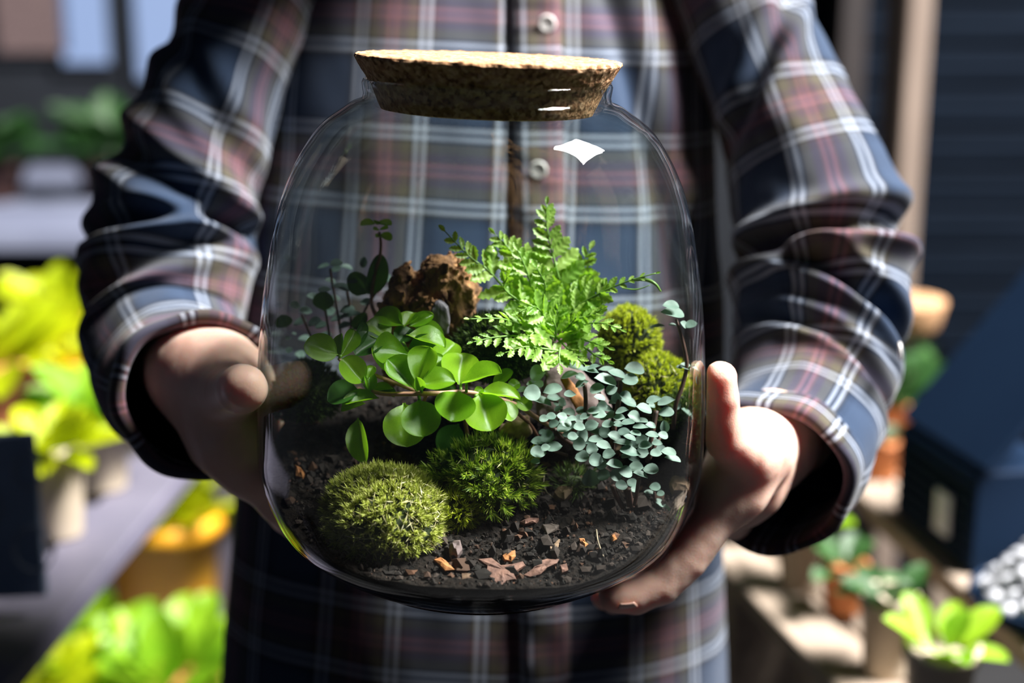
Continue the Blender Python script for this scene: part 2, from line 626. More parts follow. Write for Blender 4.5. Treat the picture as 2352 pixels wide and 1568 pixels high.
OUTER = catmull([(0.0005, .011), (.028, .0095), (.052, .0062), (.0798, .0164), (.1030, .0308), (.115, .0440), (.1240, .068), (.1262, .0868), (.1249, .135), (.1205, .1781), (.1102, .2278), (.0936, .2605), (.0760, .2755), (.0672, .2800)], 130)
GT = .0016
_t = np.gradient(OUTER, axis=0)
_n = np.stack([_t[:, 1], -_t[:, 0]], 1)
_n /= np.linalg.norm(_n, axis=1)[:, None]
INNER = OUTER - _n * GT
INNER[:, 0] = np.maximum(INNER[:, 0], .0004)


def r_in(h):
    """inner radius of the jar at height h (outside the punt)"""
    return np.interp(h, INNER[28:, 1], INNER[28:, 0])


def r_out(h):
    return np.interp(h, OUTER[28:, 1], OUTER[28:, 0])


lip_o = [(.0668, .2822), (.0672, .2850), (.0676, .2880), (.0668, .2900)]
lip_i = [(.0650, .2900), (.0645, .2880), (.0642, .2845), (.0646, .2800)]
prof = np.vstack([OUTER, lip_o, lip_i, INNER[::-1][3:]])
jv, jf = lathe(prof, 128)
jar = obj('glass_jar', jw(jv), jf, GLASS, base=jw((0, 0, 0)))
tag(jar, 'large rounded clear glass jar held between two hands, planted inside with moss and ferns', 'jar')

# cork stopper: wide taper above the lip, straight plug inside the neck
cp = [(.0002, .2728), (.052, .2728), (.0572, .2736), (.0580, .2752), (.0602, .2800), (.0622, .2850), (.0650, .2895), (.0672, .2930), (.0700, .2975), (.0718, .3005), (.0712, .3020), (.0695, .3024), (.05, .3026), (.03, .3026), (.0002, .3026)]
cp = np.vstack([np.linspace(a, b, 7, endpoint=False) for a, b in zip(cp[:-1], cp[1:])] + [[cp[-1]]])
cp = np.array([(r, h) for r, h in cp])
cv, cf = lathe(cp, 300)
cn = snoise(cv, 900, 3, 5) * .0006 + np.minimum(0, snoise(cv, 420, 2, 9) + .35) * .0016
cr = np.hypot(cv[:, 0], cv[:, 1])
side = (cr > .055) & (cv[:, 2] > .2905)
w_ = np.where(side, 1.0, .35)
cv[:, 0] *= 1 + cn * w_ / np.maximum(cr, .02)
cv[:, 1] *= 1 + cn * w_ / np.maximum(cr, .02)
cv[:, 2] += np.where(cr > .066, cn * .6, cn * .12)
_c, _s = math.cos(math.radians(.9)), math.sin(math.radians(.9))
cv = (cv - (0, 0, .285)) @ np.array([[_c, 0, -_s], [0, 1, 0], [_s, 0, _c]]) + (0, 0, .285)
stop = obj('cork_stopper', jw(cv), cf, CORK, base=jw((0, 0, .29)))
tag(stop, 'tapered brown cork stopper plugged into the neck of the glass jar', 'cork')


def soil_h(x, y):
    """height of the soil in the jar's own frame"""
    h = .044 + .30 * np.clip(y + .095, 0, .2) + .03 * np.exp(-((x - .055) ** 2 + (y - .05) ** 2) / .0016)
    h = h + .02 * np.exp(-((x - .0) ** 2 + (y - .035) ** 2) / .002)
    return h + .0025 * snoise(np.stack([x, y, x * 0], -1), 90, 3, 2)


nr, na = 60, 150
rr = np.linspace(0.0004, 1, nr)
aa = np.linspace(0, 2 * np.pi, na, endpoint=False)
ux, uy = rr[:, None] * np.cos(aa), rr[:, None] * np.sin(aa)
sx, sy = ux * .1, uy * .1
for _ in range(12):
    R_ = r_in(soil_h(sx, sy)) - .0012
    sx, sy = ux * R_, uy * R_
sz = soil_h(sx, sy) + .0030 * snoise(np.stack([sx, sy, sx * 0], -1), 420, 3, 6) * (rr[:, None] < .985)
top = np.stack([sx, sy, sz], -1).reshape(-1, 3)
edge = np.stack([sx[-1], sy[-1], sz[-1]], -1)
rings = []
for t in np.linspace(0, 1, 26)[1:]:
    h = edge[:, 2] * (1 - t) + .0105 * t
    if t < 1:
        R_ = r_in(h) - .0012
    else:
        R_ = np.full(na, .03)
    rings.append(np.stack([R_ * np.cos(aa), R_ * np.sin(aa), np.maximum(h, .0125)], -1))
sv = np.vstack([top] + rings)
sf = grid_faces(nr + len(rings), na, True)
soil = obj('soil', jw(sv), [q[::-1] for q in sf], M_SOIL, base=jw((0, 0, .03)))
tag(soil, 'dark crumbly potting soil filling the bottom of the glass jar', 'soil', kind='stuff')


def on_soil(px, py):
    """the point on the soil seen at a pixel"""
    best = None
    for y in np.linspace(-.12, .11, 231):
        q = jl(W(px, py, y))
        d = q[2] - soil_h(q[0], q[1])
        if d <= 0:
            return W(px, py, y)
    return W(px, py, .1)


def inside(p, m=.002):
    """pull a point back inside the glass"""
    q = jl(p)
    R_ = float(r_in(q[2])) - m
    r = math.hypot(q[0], q[1])
    if r > R_:
        q[0] *= R_ / r
        q[1] *= R_ / r
    return jw(q)


# loose crumbs on the soil
ico = np.array([(0, -.53, .85), (0, .53, .85), (0, -.53, -.85), (0, .53, -.85), (.85, 0, .53), (.85, 0, -.53), (-.85, 0, .53), (-.85, 0, -.53), (.53, .85, 0), (-.53, .85, 0), (.53, -.85, 0), (-.53, -.85, 0)])
icf = [(0, 4, 1), (0, 1, 6), (0, 6, 11), (0, 11, 10), (0, 10, 4), (4, 10, 5), (4, 5, 8), (4, 8, 1), (1, 8, 9), (1, 9, 6), (6, 9, 7), (6, 7, 11), (2, 11, 7), (2, 10, 11), (2, 5, 10), (2, 7, 3), (2, 3, 5), (3, 8, 5), (3, 9, 8), (3, 7, 9)]
V, F = [], []
n = 0
for k in range(9000):
    a, r = rng.uniform(0, 6.283), math.sqrt(rng.uniform(0, 1)) * .112
    x, y = r * math.cos(a), r * math.sin(a)
    if y > .0 and rng.random() < .7:
        continue
    h = float(soil_h(x, y))
    if r > r_in(h) - .004:
        continue
    s = .00075 * math.exp(rng.normal(0, .6))
    v = ico * (1 + .35 * rng.normal(size=(12, 1))) * s * rng.uniform(.6, 1.3, 3) + (x, y, h + s * .5)
    V.append(v)
    F += [[i + n for i in q] for q in icf]
    n += 12
cr_ = obj('crumbs', jw(np.vstack(V)), F, M_GRAIN, soil, smooth=False)
cr_['kind'] = 'stuff'

# ------------------------------------------------------------------ person: body, shirt, trousers
TC = np.array([-.028, .265, 0])          # torso axis
person = thing('person', 'person in a navy plaid flannel shirt holding out the glass jar', 'person', (TC[0], TC[1], 0.0))


def arm_path(pts):
    P = np.array([W(a, b, c) for a, b, c, r in pts])
    return P, np.array([q[3] for q in pts])


ARM = {'l': [(760, -235, .42, .012), (650, -180, .385, .056), (580, 0, .335, .049), (492, 230, .29, .050), (416, 430, .26, .056), (388, 610, .235, .0605), (382, 775, .205, .0560), (405, 870, .150, .052), (432, 905, .105, .049), (458, 905, .066, .0465)],
       'r': [(1530, -235, .42, .012), (1640, -180, .385, .056), (1705, 20, .335, .050), (1795, 250, .29, .051), (1866, 450, .255, .058), (1888, 630, .225, .0620), (1880, 800, .190, .0570), (1850, 940, .150, .0520), (1808, 1040, .108, .0495), (1765, 1092, .064, .0480)]}


def lean(z):
    """the wearer leans back a little to carry the jar"""
    return .50 * (np.maximum(z - 1.08, 0) - np.maximum(z - 1.40, 0)) + .04 * (np.clip(z, .85, 1.08) - 1.08) 


def jar_sdf(P):
    q = (P - J0.astype(np.float32)) @ JM.astype(np.float32)
    r = np.sqrt(q[..., 0] ** 2 + q[..., 1] ** 2)
    h = q[..., 2]
    sh = r.shape
    r, h = r.ravel(), h.ravel()
    a, b = OUTER[24::2][:-1].astype(np.float32), OUTER[24::2][1:].astype(np.float32)
    best = np.full(r.shape, 1e9, np.float32)
    sgn = np.ones_like(best)
    for (ax, ay), (bx, by) in zip(a, b):
        dx, dy = bx - ax, by - ay
        L = dx * dx + dy * dy
        t = np.clip(((r - ax) * dx + (h - ay) * dy) / L, 0, 1)
        d = (r - ax - t * dx) ** 2 + (h - ay - t * dy) ** 2
        s = dy * (r - ax) - dx * (h - ay)
        m = d < best
        best = np.where(m, d, best)
        sgn = np.where(m, np.sign(s), sgn)
    return (np.sqrt(best) * sgn).reshape(sh)


def chain(P, pts, k=.006, acc=None):
    """pts: list of (px,py,y,r) joined by round cones"""
    for a, b in zip(pts[:-1], pts[1:]):
        d = cone_sdf(P, W(*a[:3]), W(*b[:3]), a[3], b[3])
        acc = d if acc is None else smin(acc, d, k)
    return acc


HAND_R = dict(
    arm=[(1870, 930, .17, .030), (1818, 990, .115, .028), (1768, 1008, .078, .0245)],
    palm=[[(1768, 1008, .078, .0245), (1728, 1034, .036, .0205), (1690, 1095, .012, .0165)],
          [(1768, 1008, .078, .0245), (1715, 1120, .045, .018), (1660, 1180, .05, .015)],
          [(1728, 1030, .02, .020), (1682, 1128, .008, .0145), (1655, 1165, .004, .0125)],
          [(1760, 1020, .08, .020), (1680, 1190, .075, .014)]],
    thumb=[(1722, 1048, .002, .0175), (1672, 1010, -.014, .0125), (1658, 955, -.019, .0104), (1655, 915, -.021, .0104), (1655, 868, -.022, .0092)],
    index=[(1672, 1140, .004, .0138), (1618, 1225, -.002, .0128), (1578, 1283, -.006, .0120), (1520, 1345, -.010, .0108), (1460, 1370, -.012, .0104), (1410, 1372, -.013, .0092)],
    middle=[(1650, 1160, .03, .012), (1560, 1280, .034, .0105), (1480, 1350, .036, .0098), (1390, 1370, .036, .0085)],
    ring=[(1645, 1180, .055, .0115), (1560, 1300, .062, .010), (1490, 1360, .062, .0095), (1410, 1380, .06, .008)],
    pinky=[(1650, 1185, .078, .0105), (1590, 1290, .085, .009), (1540, 1340, .086, .008), (1480, 1365, .085, .007)])
HAND_L = dict(
    arm=[(388, 790, .20, .029), (418, 830, .135, .0285), (462, 850, .082, .0285)],
    palm=[[(462, 850, .082, .0285), (516, 902, .050, .0265), (556, 1010, .030, .0215)],
          [(462, 850, .082, .027), (530, 1005, .060, .0222), (588, 1085, .048, .0172)],
          [(500, 880, .060, .0255), (553, 1015, .032, .0200), (588, 1085, .024, .0155)],
          [(470, 870, .090, .023), (590, 1100, .085, .0150)]],
    thumb=[(515, 905, .035, .0220), (528, 905, .000, .0160), (546, 898, -.042, .0130), (556, 893, -.066, .0128), (563, 888, -.078, .0112)],
    index=[(588, 1085, .024, .0145), (640, 1160, .032, .0115), (675, 1195, .048, .0105), (740, 1240, .064, .0095), (790, 1262, .074, .0085)],
    middle=[(592, 1095, .046, .0138), (660, 1185, .062, .011), (730, 1240, .078, .010), (800, 1270, .088, .0085)],
    ring=[(596, 1100, .066, .0128), (665, 1190, .084, .0105), (730, 1235, .095, .0095), (790, 1260, .102, .008)],
    pinky=[(596, 1100, .086, .0118), (650, 1170, .102, .009), (700, 1210, .110, .008), (740, 1225, .114, .007)])


def hand_sdf(H):
    def fn(P):
        d = chain(P, H['arm'])
        for c in H['palm']:
            d = chain(P, c, .017, d)
        d = smin(d, chain(P, H['thumb'], .0012), .009)
        for f in ('index', 'middle', 'ring', 'pinky'):
            d = smin(d, chain(P, H[f], .0008), .0035)
        d = d + .00035 * snoise(P, 260, 2, 4)
        j = jar_sdf(P) - .0007
        return -smin(-d, j, .0015)
    return fn


def hand_mesh(H):
    pts = np.array([np.r_[W(*q[:3]), q[3]] for k, c in H.items() for cc in (c if k == 'palm' else [c]) for q in cc])
    lo = (pts[:, :3] - pts[:, 3:]).min(0) - .006
    hi = (pts[:, :3] + pts[:, 3:]).max(0) + .006
    return sdf_mesh(hand_sdf(H), lo, hi, .00165)


HEADF = .125       # unseen head set forward, looking down, to shade the left chest and arm


def body_sdf(P0):
    d = None
    P = P0.copy()
    P[..., 1] -= lean(P[..., 2])
    E = lambda c, s: (np.linalg.norm((P - np.array(c, np.float32)) / np.array(s, np.float32), axis=-1) - 1) * min(s)
    x, y = TC[0], TC[1]
    d = E((x, y + .02, 1.22), (.145, .075, .22))
    d = smin(d, E((x, y, .98), (.145, .085, .17)), .05)
    d = smin(d, E((x, y + .01, .88), (.150, .09, .12)), .05)
    d = smin(d, cone_sdf(P, (x - .13, y, 1.385), (x + .13, y, 1.385), .05, .05), .05)
    d = smin(d, cone_sdf(P, (x, y - .005, 1.38), (x, y - .085, 1.485), .056, .050), .03)
    y = y - HEADF
    hd = E((x, y - .03, 1.60), (.076, .095, .108))
    hd = smin(hd, E((x, y - .055, 1.545), (.056, .068, .062)), .03)
    hd = smin(hd, cone_sdf(P, (x, y - .118, 1.615), (x, y - .142, 1.575), .008, .013), .012)      # nose
    hd = smin(hd, cone_sdf(P, (x - .018, y - .118, 1.54), (x + .018, y - .118, 1.54), .007, .007), .006)  # lips
    for s in (-1, 1):
        hd = smin(hd, E((x + s * .078, y - .015, 1.60), (.011, .022, .032)), .008)             # ears
        hd = np.maximum(hd, -E((x + s * .031, y - .128, 1.612), (.017, .014, .010)))
        hd = np.minimum(hd, E((x + s * .031, y - .108, 1.612), (.014, .013, .012)))           # eyes
    d = smin(d, hd, .015)
    y = y + HEADF
    for s in (-1, 1):
        d = smin(d, cone_sdf(P, (x + s * .080, y + .01, .86), (x + s * .095, y, .48), .074, .056), .03)
        d = smin(d, cone_sdf(P, (x + s * .095, y, .48), (x + s * .10, y + .02, .08), .056, .036), .02)
        d = smin(d, cone_sdf(P, (x + s * .10, y + .03, .045), (x + s * .115, y - .13, .032), .038, .030), .02)
    P = P0
    y = y + .14
    for k in 'lr':
        A = ARM[k]
        q = [W(*a[:3]) for a in A[1:]]
        sh = np.array([x + (-.14 if k == 'l' else .14), y, 1.37])
        d = smin(d, cone_sdf(P, sh, q[2], .042, .030), .03)
        d = smin(d, cone_sdf(P, q[2], q[3], .030, .028), .015)
        d = smin(d, cone_sdf(P, q[3], q[4], .028, .030), .015)
        H = HAND_L if k == 'l' else HAND_R
        d = smin(d, cone_sdf(P, q[4], W(*H['arm'][0][:3]), .028, .028), .015)
        d = smin(d, cone_sdf(P, W(*H['arm'][0][:3]), W(*H['arm'][1][:3]), .028, .0265), .01)
    return d


bv = sdf_mesh(body_sdf, (TC[0] - .34, -.0, -.002), (TC[0] + .36, .58, 1.73), .0085)
body = obj('body', *join([bv, hand_mesh(HAND_L), hand_mesh(HAND_R)]), SKIN, person)

# nails on the digits the camera sees
M_NAIL = noisy('fingernail', (.78, .48, .38), (.86, .58, .47), 80, .35)


def nail(c, n, t, l, w):
    n, t = np.array(n, float), np.array(t, float)
    n /= np.linalg.norm(n)
    t -= n * (t @ n)
    t /= np.linalg.norm(t)
    s = np.cross(n, t)
    u = np.linspace(-1, 1, 9)
    v = []
    for a in u:
        for b in u:
            k = math.sqrt(max(0, 1 - .5 * b * b)) * .5 * l
            v.append(np.array(c) + t * a * k + s * b * w * .5 - n * (.22 * w * b * b + .0004 * a * a))
    o = obj('fingernail', v, grid_faces(9, 9), M_NAIL, body)
    md = o.modifiers.new('thick', 'SOLIDIFY')
    md.thickness = .0006
    md.offset = 1
    return o


nail(W(1684, 882, -.0205), (.93, -.30, .2), (0, 0, 1), .0125, .0105)
nail(W(1442, 1398, -.0215), (.10, -.55, -.83), (-1, -.1, -.25), .0115, .0095)

# hair (out of the frame, above), made full to widen the head's shadow
_hx, _hy = TC[0], TC[1] + float(lean(np.float64(1.6))) - HEADF


def hair_sdf(P):
    E = lambda c, s: (np.linalg.norm((P - np.array(c, np.float32)) / np.array(s, np.float32), axis=-1) - 1) * min(s)
    d = smin(E((_hx, _hy - .012, 1.632), (.100, .112, .106)), E((_hx, _hy + .035, 1.55), (.098, .075, .11)), .04)
    d = np.maximum(d, -E((_hx, _hy - .13, 1.57), (.075, .075, .10)))
    return d + .003 * snoise(P, 120, 3, 8)


obj('hair', *sdf_mesh(hair_sdf, (_hx - .13, _hy - .15, 1.42), (_hx + .13, _hy + .14, 1.76), .006), noisy('dark_hair', (.015, .009, .006), (.05, .03, .02), 90, .6, .5), person)

# shirt: torso, sleeves, cuffs, placket, buttons
nz_, nt_ = 260, 360
zz = np.linspace(.80, 1.47, nz_)
tt = np.linspace(0, 2 * np.pi, nt_, endpoint=False)
hw = np.interp(zz, [.80, .90, 1.0, 1.15, 1.30, 1.38, 1.43, 1.47], [.200, .192, .184, .180, .180, .176, .130, .062])
hd_ = np.interp(zz, [.80, .90, 1.0, 1.15, 1.30, 1.38, 1.43, 1.47], [.118, .112, .106, .104, .104, .098, .082, .066])
cx = TC[0] + np.interp(zz, [.8, 1.3], [-.002, .010])
ct, st = np.cos(tt), np.sin(tt)
ex = np.sign(ct) * np.abs(ct) ** 1.0
ey = np.sign(st) * np.abs(st) ** 1.0
X = cx[:, None] + hw[:, None] * ex
Y = TC[1] + lean(zz)[:, None] - hd_[:, None] * ey
Z = zz[:, None] + 0 * X
P3 = np.stack([X, Y, Z], -1)
# soft vertical drape plus diagonal pulls from the arms
Q = P3 * np.array([1, 1, .28])
FR_ = st[None] > 0
fold = (.0022 + .0026 * np.clip((Z - 1.0) / .12, 0, 1)) * snoise(Q, 34, 3, 11) + .0016 * snoise(P3 * np.array([1, 1, .8]), 60, 2, 12)
fold += .007 * np.exp(-((X - .128 + .25 * (Z - 1.2)) / .012) ** 2) * np.clip((Z - 1.08) / .06, 0, 1) * FR_
fold -= .011 * np.exp(-((X - .106 + .25 * (Z - 1.2)) / .010) ** 2) * np.clip((Z - 1.08) / .06, 0, 1) * FR_
px_ = .0185 + .012 * (1.25 - Z)
fold += .0022 * (np.abs(X - px_) < .0175) * FR_
fold -= .004 * np.exp(-((X - px_ + .0205) / .004) ** 2) * FR_
P3[..., 0] += fold * ex * .6
P3[..., 1] -= fold * ey
arc = np.cumsum(np.r_[0, np.hypot(np.diff(hw[nz_ // 2] * ex), np.diff(hd_[nz_ // 2] * ey))])
mid = np.interp(np.pi / 2, tt, arc)
U = -(arc - mid)[None] + 0 * Z
UV = np.stack([U + .0400 - .02 * (Z - 1.2), Z * 1.0 + .048 + .006 * np.sin(X * 9)], -1)
# close the tube with a seam column of its own
P3c = np.concatenate([P3, P3[:, :1]], 1)
UVc = np.concatenate([UV, UV[:, -1:] - .002], 1)
shirt = obj('shirt', P3c.reshape(-1, 3), [q[::-1] for q in grid_faces(nz_, nt_ + 1)], PLAID, person, uv=UVc.reshape(-1, 2))
shirt['label'] = 'navy plaid flannel shirt with white and pink stripes'


def front_y(x, z):
    i = min(max(int(round((z - .8) / .67 * (nz_ - 1))), 0), nz_ - 1)
    row = P3[i]
    m = row[:, 1] < TC[1] + lean(np.float64(z))
    o = np.argsort(row[m][:, 0])
    return float(np.interp(x, row[m][o, 0], row[m][o, 1]))


# placket strip
zs = np.linspace(.81, 1.355, 150)
pv, puv = [], []
for z in zs:
    c = .0185 + .012 * (1.25 - z)
    for k, (dx, dy) in enumerate([(-.0185, .001), (-.0175, -.0032), (-.010, -.0040), (0, -.0036), (.010, -.0040), (.0175, -.0030), (.0190, .001)]):
        pv.append((c + dx, front_y(c + dx, z) + dy + .0006 * math.sin(z * 160 + k), z))
        puv.append((dx + .064, z + .048))
plk = obj('placket', pv, grid_faces(len(zs), 7), PLAID, shirt, uv=puv)
M_BTN = noisy('pearl_button', (.62, .60, .58), (.82, .80, .78), 120, .3, spec=.6)


def button(c, n, r, parent, name='button'):
    pr = [(.0001, .0014), (r * .55, .0014), (r * .65, .0017), (r * .85, .0020), (r, .0014), (r, .0004), (r * .9, 0), (.0001, 0)]
    v, f = lathe(pr, 28)
    holes = []
    M = Vector(n).to_track_quat('Z', 'Y').to_matrix()
    v = v @ np.array(M).T + np.array(c)
    o = obj(name, v, f, M_BTN, parent)
    hv, hf = [], []
    for a in (0.8, 3.94):
        q, g = lathe([(.0001, .00135), (.0004, .00135), (.0005, .0011)], 8, c=(r * .28 * math.cos(a), r * .28 * math.sin(a), 0))
        hf += [[i + len(hv) for i in k] for k in g]
        hv += list(q)
    obj('thread', np.array(hv) @ np.array(M).T + np.array(c), hf, M_WALLD, o)
    return o


for bx, by in ((1256, 55), (1236, 391), (1235, 735), (1215, 1090)):
    w = W(bx, by, .165)
    for _ in range(5):
        w = W(bx, by, front_y(w[0], w[2]) - .0055)
    button(w, (0, -1, .08), .0066, shirt)


def sleeve(key, ridges, twist, uoff, voff, seed):
    P, r = arm_path(ARM[key])
    ns, na = 300, 200
    path = catmull(P, ns)
    R_ = catmull(np.stack([r, r, r], 1), ns)[:, 0]
    T, N, B = frames(path)
    s = np.r_[0, np.cumsum(np.linalg.norm(np.diff(path, axis=0), axis=1))]
    mi = ns // 2
    a = np.linspace(0, 2 * np.pi, na) + math.atan2(float(FWD @ B[mi]), float(FWD @ N[mi]))
    dirs = np.cos(a)[None, :, None] * N[:, None] + np.sin(a)[None, :, None] * B[:, None]
    base = path[:, None] + R_[:, None, None] * dirs
    per = 1.0
    wrapn = snoise(base * np.array([1, 1, .7]), 42, 3, seed)
    dr = .0050 * wrapn + .0016 * snoise(base, 90, 2, seed + 1)
    S = s[:, None] / s[-1]
    # creases: (position along 0..1, angle centre, angle width, slope, width, depth)
    ca = np.einsum('ijk,k->ij', dirs, -FWD)          # 1 where the cloth faces the camera
    side = np.einsum('ijk,k->ij', dirs, RGT)
    rel = path - CAM
    pyp = 784 - FPX * (rel @ UPV) / (rel @ FWD)
    for py0, slope, wd, dep in ridges:
        s0 = s[int(np.argmin(np.abs(pyp - py0)))]
        d = (s[:, None] - s0 - slope * side * .05) / wd
        m = np.clip(.35 + ca, 0, 1)
        dr += m * dep * (np.exp(-d ** 2) * -1.0 + .75 * np.exp(-((d - 1.7) / .9) ** 2) + .55 * np.exp(-((d + 1.7) / .9) ** 2))
    v = base + dr[..., None] * dirs
    ua = a * .058 + uoff
    uv = np.stack([np.broadcast_to(ua[None], S.shape[:1] + (na,)) + twist * S, np.broadcast_to((s[:, None] + voff), (ns, na))], -1)
    o = obj('sleeve', v.reshape(-1, 3), grid_faces(ns, na), PLAID, shirt, uv=uv.reshape(-1, 2))
    return o, path, R_, T, N, B


slL = sleeve('l', [(455, .5, .011, .013), (545, -.2, .007, .008), (640, -.6, .010, .007), (250, 1.0, .014, .006)], .02, .01, .02, 21)
slR = sleeve('r', [(575, -.15, .010, .015), (705, .7, .010, .010), (150, -1.2, .012, .008), (860, .5, .008, .006)], -.02, .055, .045, 31)


def cuff(sl, length, seed, uoff, tilt):
    o, path, R_, T, N, B = sl
    e = path[-1]
    t, n, b = T[-1], N[-1], B[-1]
    R0 = R_[-1]
    na, nl = 160, 24
    a = np.linspace(0, 2 * np.pi, na) + math.atan2(float(-UPV @ b), float(-UPV @ n))
    # rolled band: outer face back along the arm, rounded lip, short return inside
    pr = [(.000, -.030), (.0035, -.029), (.0055, -.022), (.0060, -.012), (.0062, -.003), (.0058, .003), (.0035, .0062), (.0005, .0064), (-.0022, .004), (-.0030, -.002), (-.0032, -.015), (-.0034, -.035), (-.0036, -.060)]
    pr = catmull([(x, y, 0) for x, y in pr], 44)[:, :2]
    dirs = np.cos(a)[:, None] * n + np.sin(a)[:, None] * b
    v, uv = [], []
    dist = np.r_[0, np.cumsum(np.hypot(*np.diff(pr, axis=0).T))]
    fac = dirs @ np.array(tilt)
    for k, (dx, dz) in enumerate(pr):
        for j in range(na):
            wv = .0016 * math.sin(3 * a[j] + seed) + .0010 * math.sin(7 * a[j] + 2 * seed) * (1 if dx > 0 else .4)
            v.append(e + dirs[j] * (R0 + dx + wv) + t * (dz + .010 * fac[j] + .0012 * math.sin(5 * a[j] + seed)))
            uv.append((a[j] * R0 * 1.15 + uoff, dist[k] + .028))
    c = obj('cuff', v, grid_faces(len(pr), na), PLAID, shirt, uv=uv)
    return c


cuff(slL, .03, 1.0, .02, (.2, .3, .9))
cuff(slR, .03, 2.3, .05, (-.2, .3, .9))
button(W(2064, 806, .115), (.95, -.2, .1), .0058, shirt)

# trousers below the shirt
M_DENIM = noisy('dark_denim', (.010, .014, .026), (.026, .034, .056), 160, .9, .3)
tv = []
for s in (-1, 1):
    pth = catmull([(TC[0] + s * .075, TC[1] + .01, .93), (TC[0] + s * .088, TC[1] + .01, .82), (TC[0] + s * .095, TC[1], .48), (TC[0] + s * .10, TC[1] + .02, .10)], 40)
    tv.append(tube(pth, np.interp(np.linspace(0, 1, 40), [0, .15, .5, 1], [.095, .100, .078, .064]), 36, cap=False))
trs = obj('trousers', *join(tv), M_DENIM, person)
M_SHOE = noisy('dark_shoe', (.012, .012, .014), (.03, .03, .034), 30, .5)
for s in (-1, 1):
    v, f = tube(catmull([(TC[0] + s * .10, TC[1] + .075, .045), (TC[0] + s * .10, TC[1] + .04, .055), (TC[0] + s * .11, TC[1] - .07, .045), (TC[0] + s * .117, TC[1] - .185, .03)], 20), np.interp(np.linspace(0, 1, 20), [0, .1, .6, 1], [.02, .046, .046, .018]), 24)
    v[:, 2] = np.maximum(v[:, 2], 0.001)
    obj('shoe', v, f, M_SHOE, person)

# ------------------------------------------------------------------ leaves
def leaf_mesh(name, prof, nu=12, nv=6, cup=.18, droop=-.12, groove=.03, lobes=0, ldep=0.0, mat_=None, seed=0):
    """a unit leaf along +x, width 1 across y, face +z; prof: (u, half width)"""
    g = np.random.default_rng(seed)
    u = np.linspace(0, 1, nu) if lobes else .5 - .5 * np.cos(np.pi * np.linspace(0, 1, nu))
    w = np.interp(u, *np.array(prof).T)
    v = np.linspace(-1, 1, nv + 1)
    V = []
    for i, a in enumerate(u):
        for b in v:
            x, y = a, b * w[i]
            if lobes:
                k = abs(((a * lobes) % 1.0) - .5) * 2
                y *= 1 - ldep * (1 - k) * abs(b)
                x += .10 * abs(b) * w[i] * 2
            z = cup * (abs(b) ** 1.7) * w[i] * 2 * .5 + droop * a * a - groove * math.exp(-(b / .16) ** 2) * math.sin(math.pi * min(a * 1.05, 1))
            z += .012 * math.sin(9 * a + 2 * b + seed)
            V.append((x, y, z))
    return mesh(name, V, grid_faces(nu, nv + 1), mat_)




def blade(mid, pw, stalk=.06):
    """half-width profile of a rounded leaf: a stalk, then two superellipse quarters meeting at mid"""
    out = [(0, .035), (stalk, .045)]
    for u in np.linspace(stalk + .01, 1, 60):
        q = (mid - u) / (mid - stalk) if u < mid else (u - mid) / (1 - mid)
        out.append((u, max(.045 if u < mid else .004, .5 * (1 - abs(q) ** (pw if u < mid else 2.15)) ** (1 / (pw if u < mid else 2.0)))))
    return out


ROUND = blade(.56, 1.9)
OVATE = blade(.50, 1.55)
SPOON = blade(.66, 1.35)
LANCE = [(0, .14), (.12, .34), (.35, .50), (.6, .46), (.82, .30), (1, .04)]
PEPM = [leaf_mesh('round_leaf', ROUND, 16, 10, .30, -.14, .045, mat_=M_PEP), leaf_mesh('oval_leaf', OVATE, 16, 10, .38, -.18, .05, mat_=M_PEP, seed=2), leaf_mesh('spoon_leaf', SPOON, 16, 10, .42, -.10, .04, mat_=M_PEP, seed=3)]
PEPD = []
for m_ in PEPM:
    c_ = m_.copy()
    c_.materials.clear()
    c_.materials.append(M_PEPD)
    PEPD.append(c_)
CAMV = Vector(-FWD)


def leaf(name, me, base, tip, wpx, e, parent, roll=0.0, depth=(0, 0), y0=0.0, zoom=None, wfac=1.25, flip=1):
    """a leaf from the pixel of its base to that of its tip; e tilts its face from the camera (0) to the sky (90)"""
    (bx, by), (tx, ty) = base, tip
    if zoom:
        zx, zy, k = zoom
        bx, by, tx, ty, wpx = zx + bx / k, zy + by / k, zx + tx / k, zy + ty / k, wpx / k
    B = Vector(inside(W(bx, by, y0 + depth[0])))
    T_ = Vector(inside(W(tx, ty, y0 + depth[1])))
    a = T_ - B
    L = a.length
    a.normalize()
    er = math.radians(e)
    n = (CAMV * math.cos(er) + Vector((.25 * math.sin(er), 0.1, 1)) * math.sin(er)).normalized()
    n = (n - a * n.dot(a)).normalized() * flip
    n = Matrix.Rotation(math.radians(roll), 3, a) @ n
    s = n.cross(a).normalized()
    view = (B - Vector(CAM)).normalized()
    sp = s - view * s.dot(view)
    ap = (a - view * a.dot(view)).normalized()
    f = (sp - ap * sp.dot(ap)).length
    dist = (B - Vector(CAM)).dot(Vector(FWD))
    wd = min(wpx / FPX * dist / max(f, .3), L * wfac)
    M = Matrix(((a.x * L, s.x * wd, n.x * L, B.x), (a.y * L, s.y * wd, n.y * L, B.y), (a.z * L, s.z * wd, n.z * L, B.z), (0, 0, 0, 1)))
    return put(name, me, M, parent)


def stem(name, pts, r, m, parent, n=24, seg=8, zoom=None, y0=0.0):
    P = []
    for q in pts:
        if zoom:
            q = (zoom[0] + q[0] / zoom[2], zoom[1] + q[1] / zoom[2], q[2])
        P.append(inside(W(q[0], q[1], y0 + q[2])))
    path = catmull(P, n)
    rr_ = np.interp(np.linspace(0, 1, n), np.linspace(0, 1, len(r)), r) if hasattr(r, '__len__') else r
    v, f = tube(path, rr_, seg)
    return obj(name, v, f, m, parent)


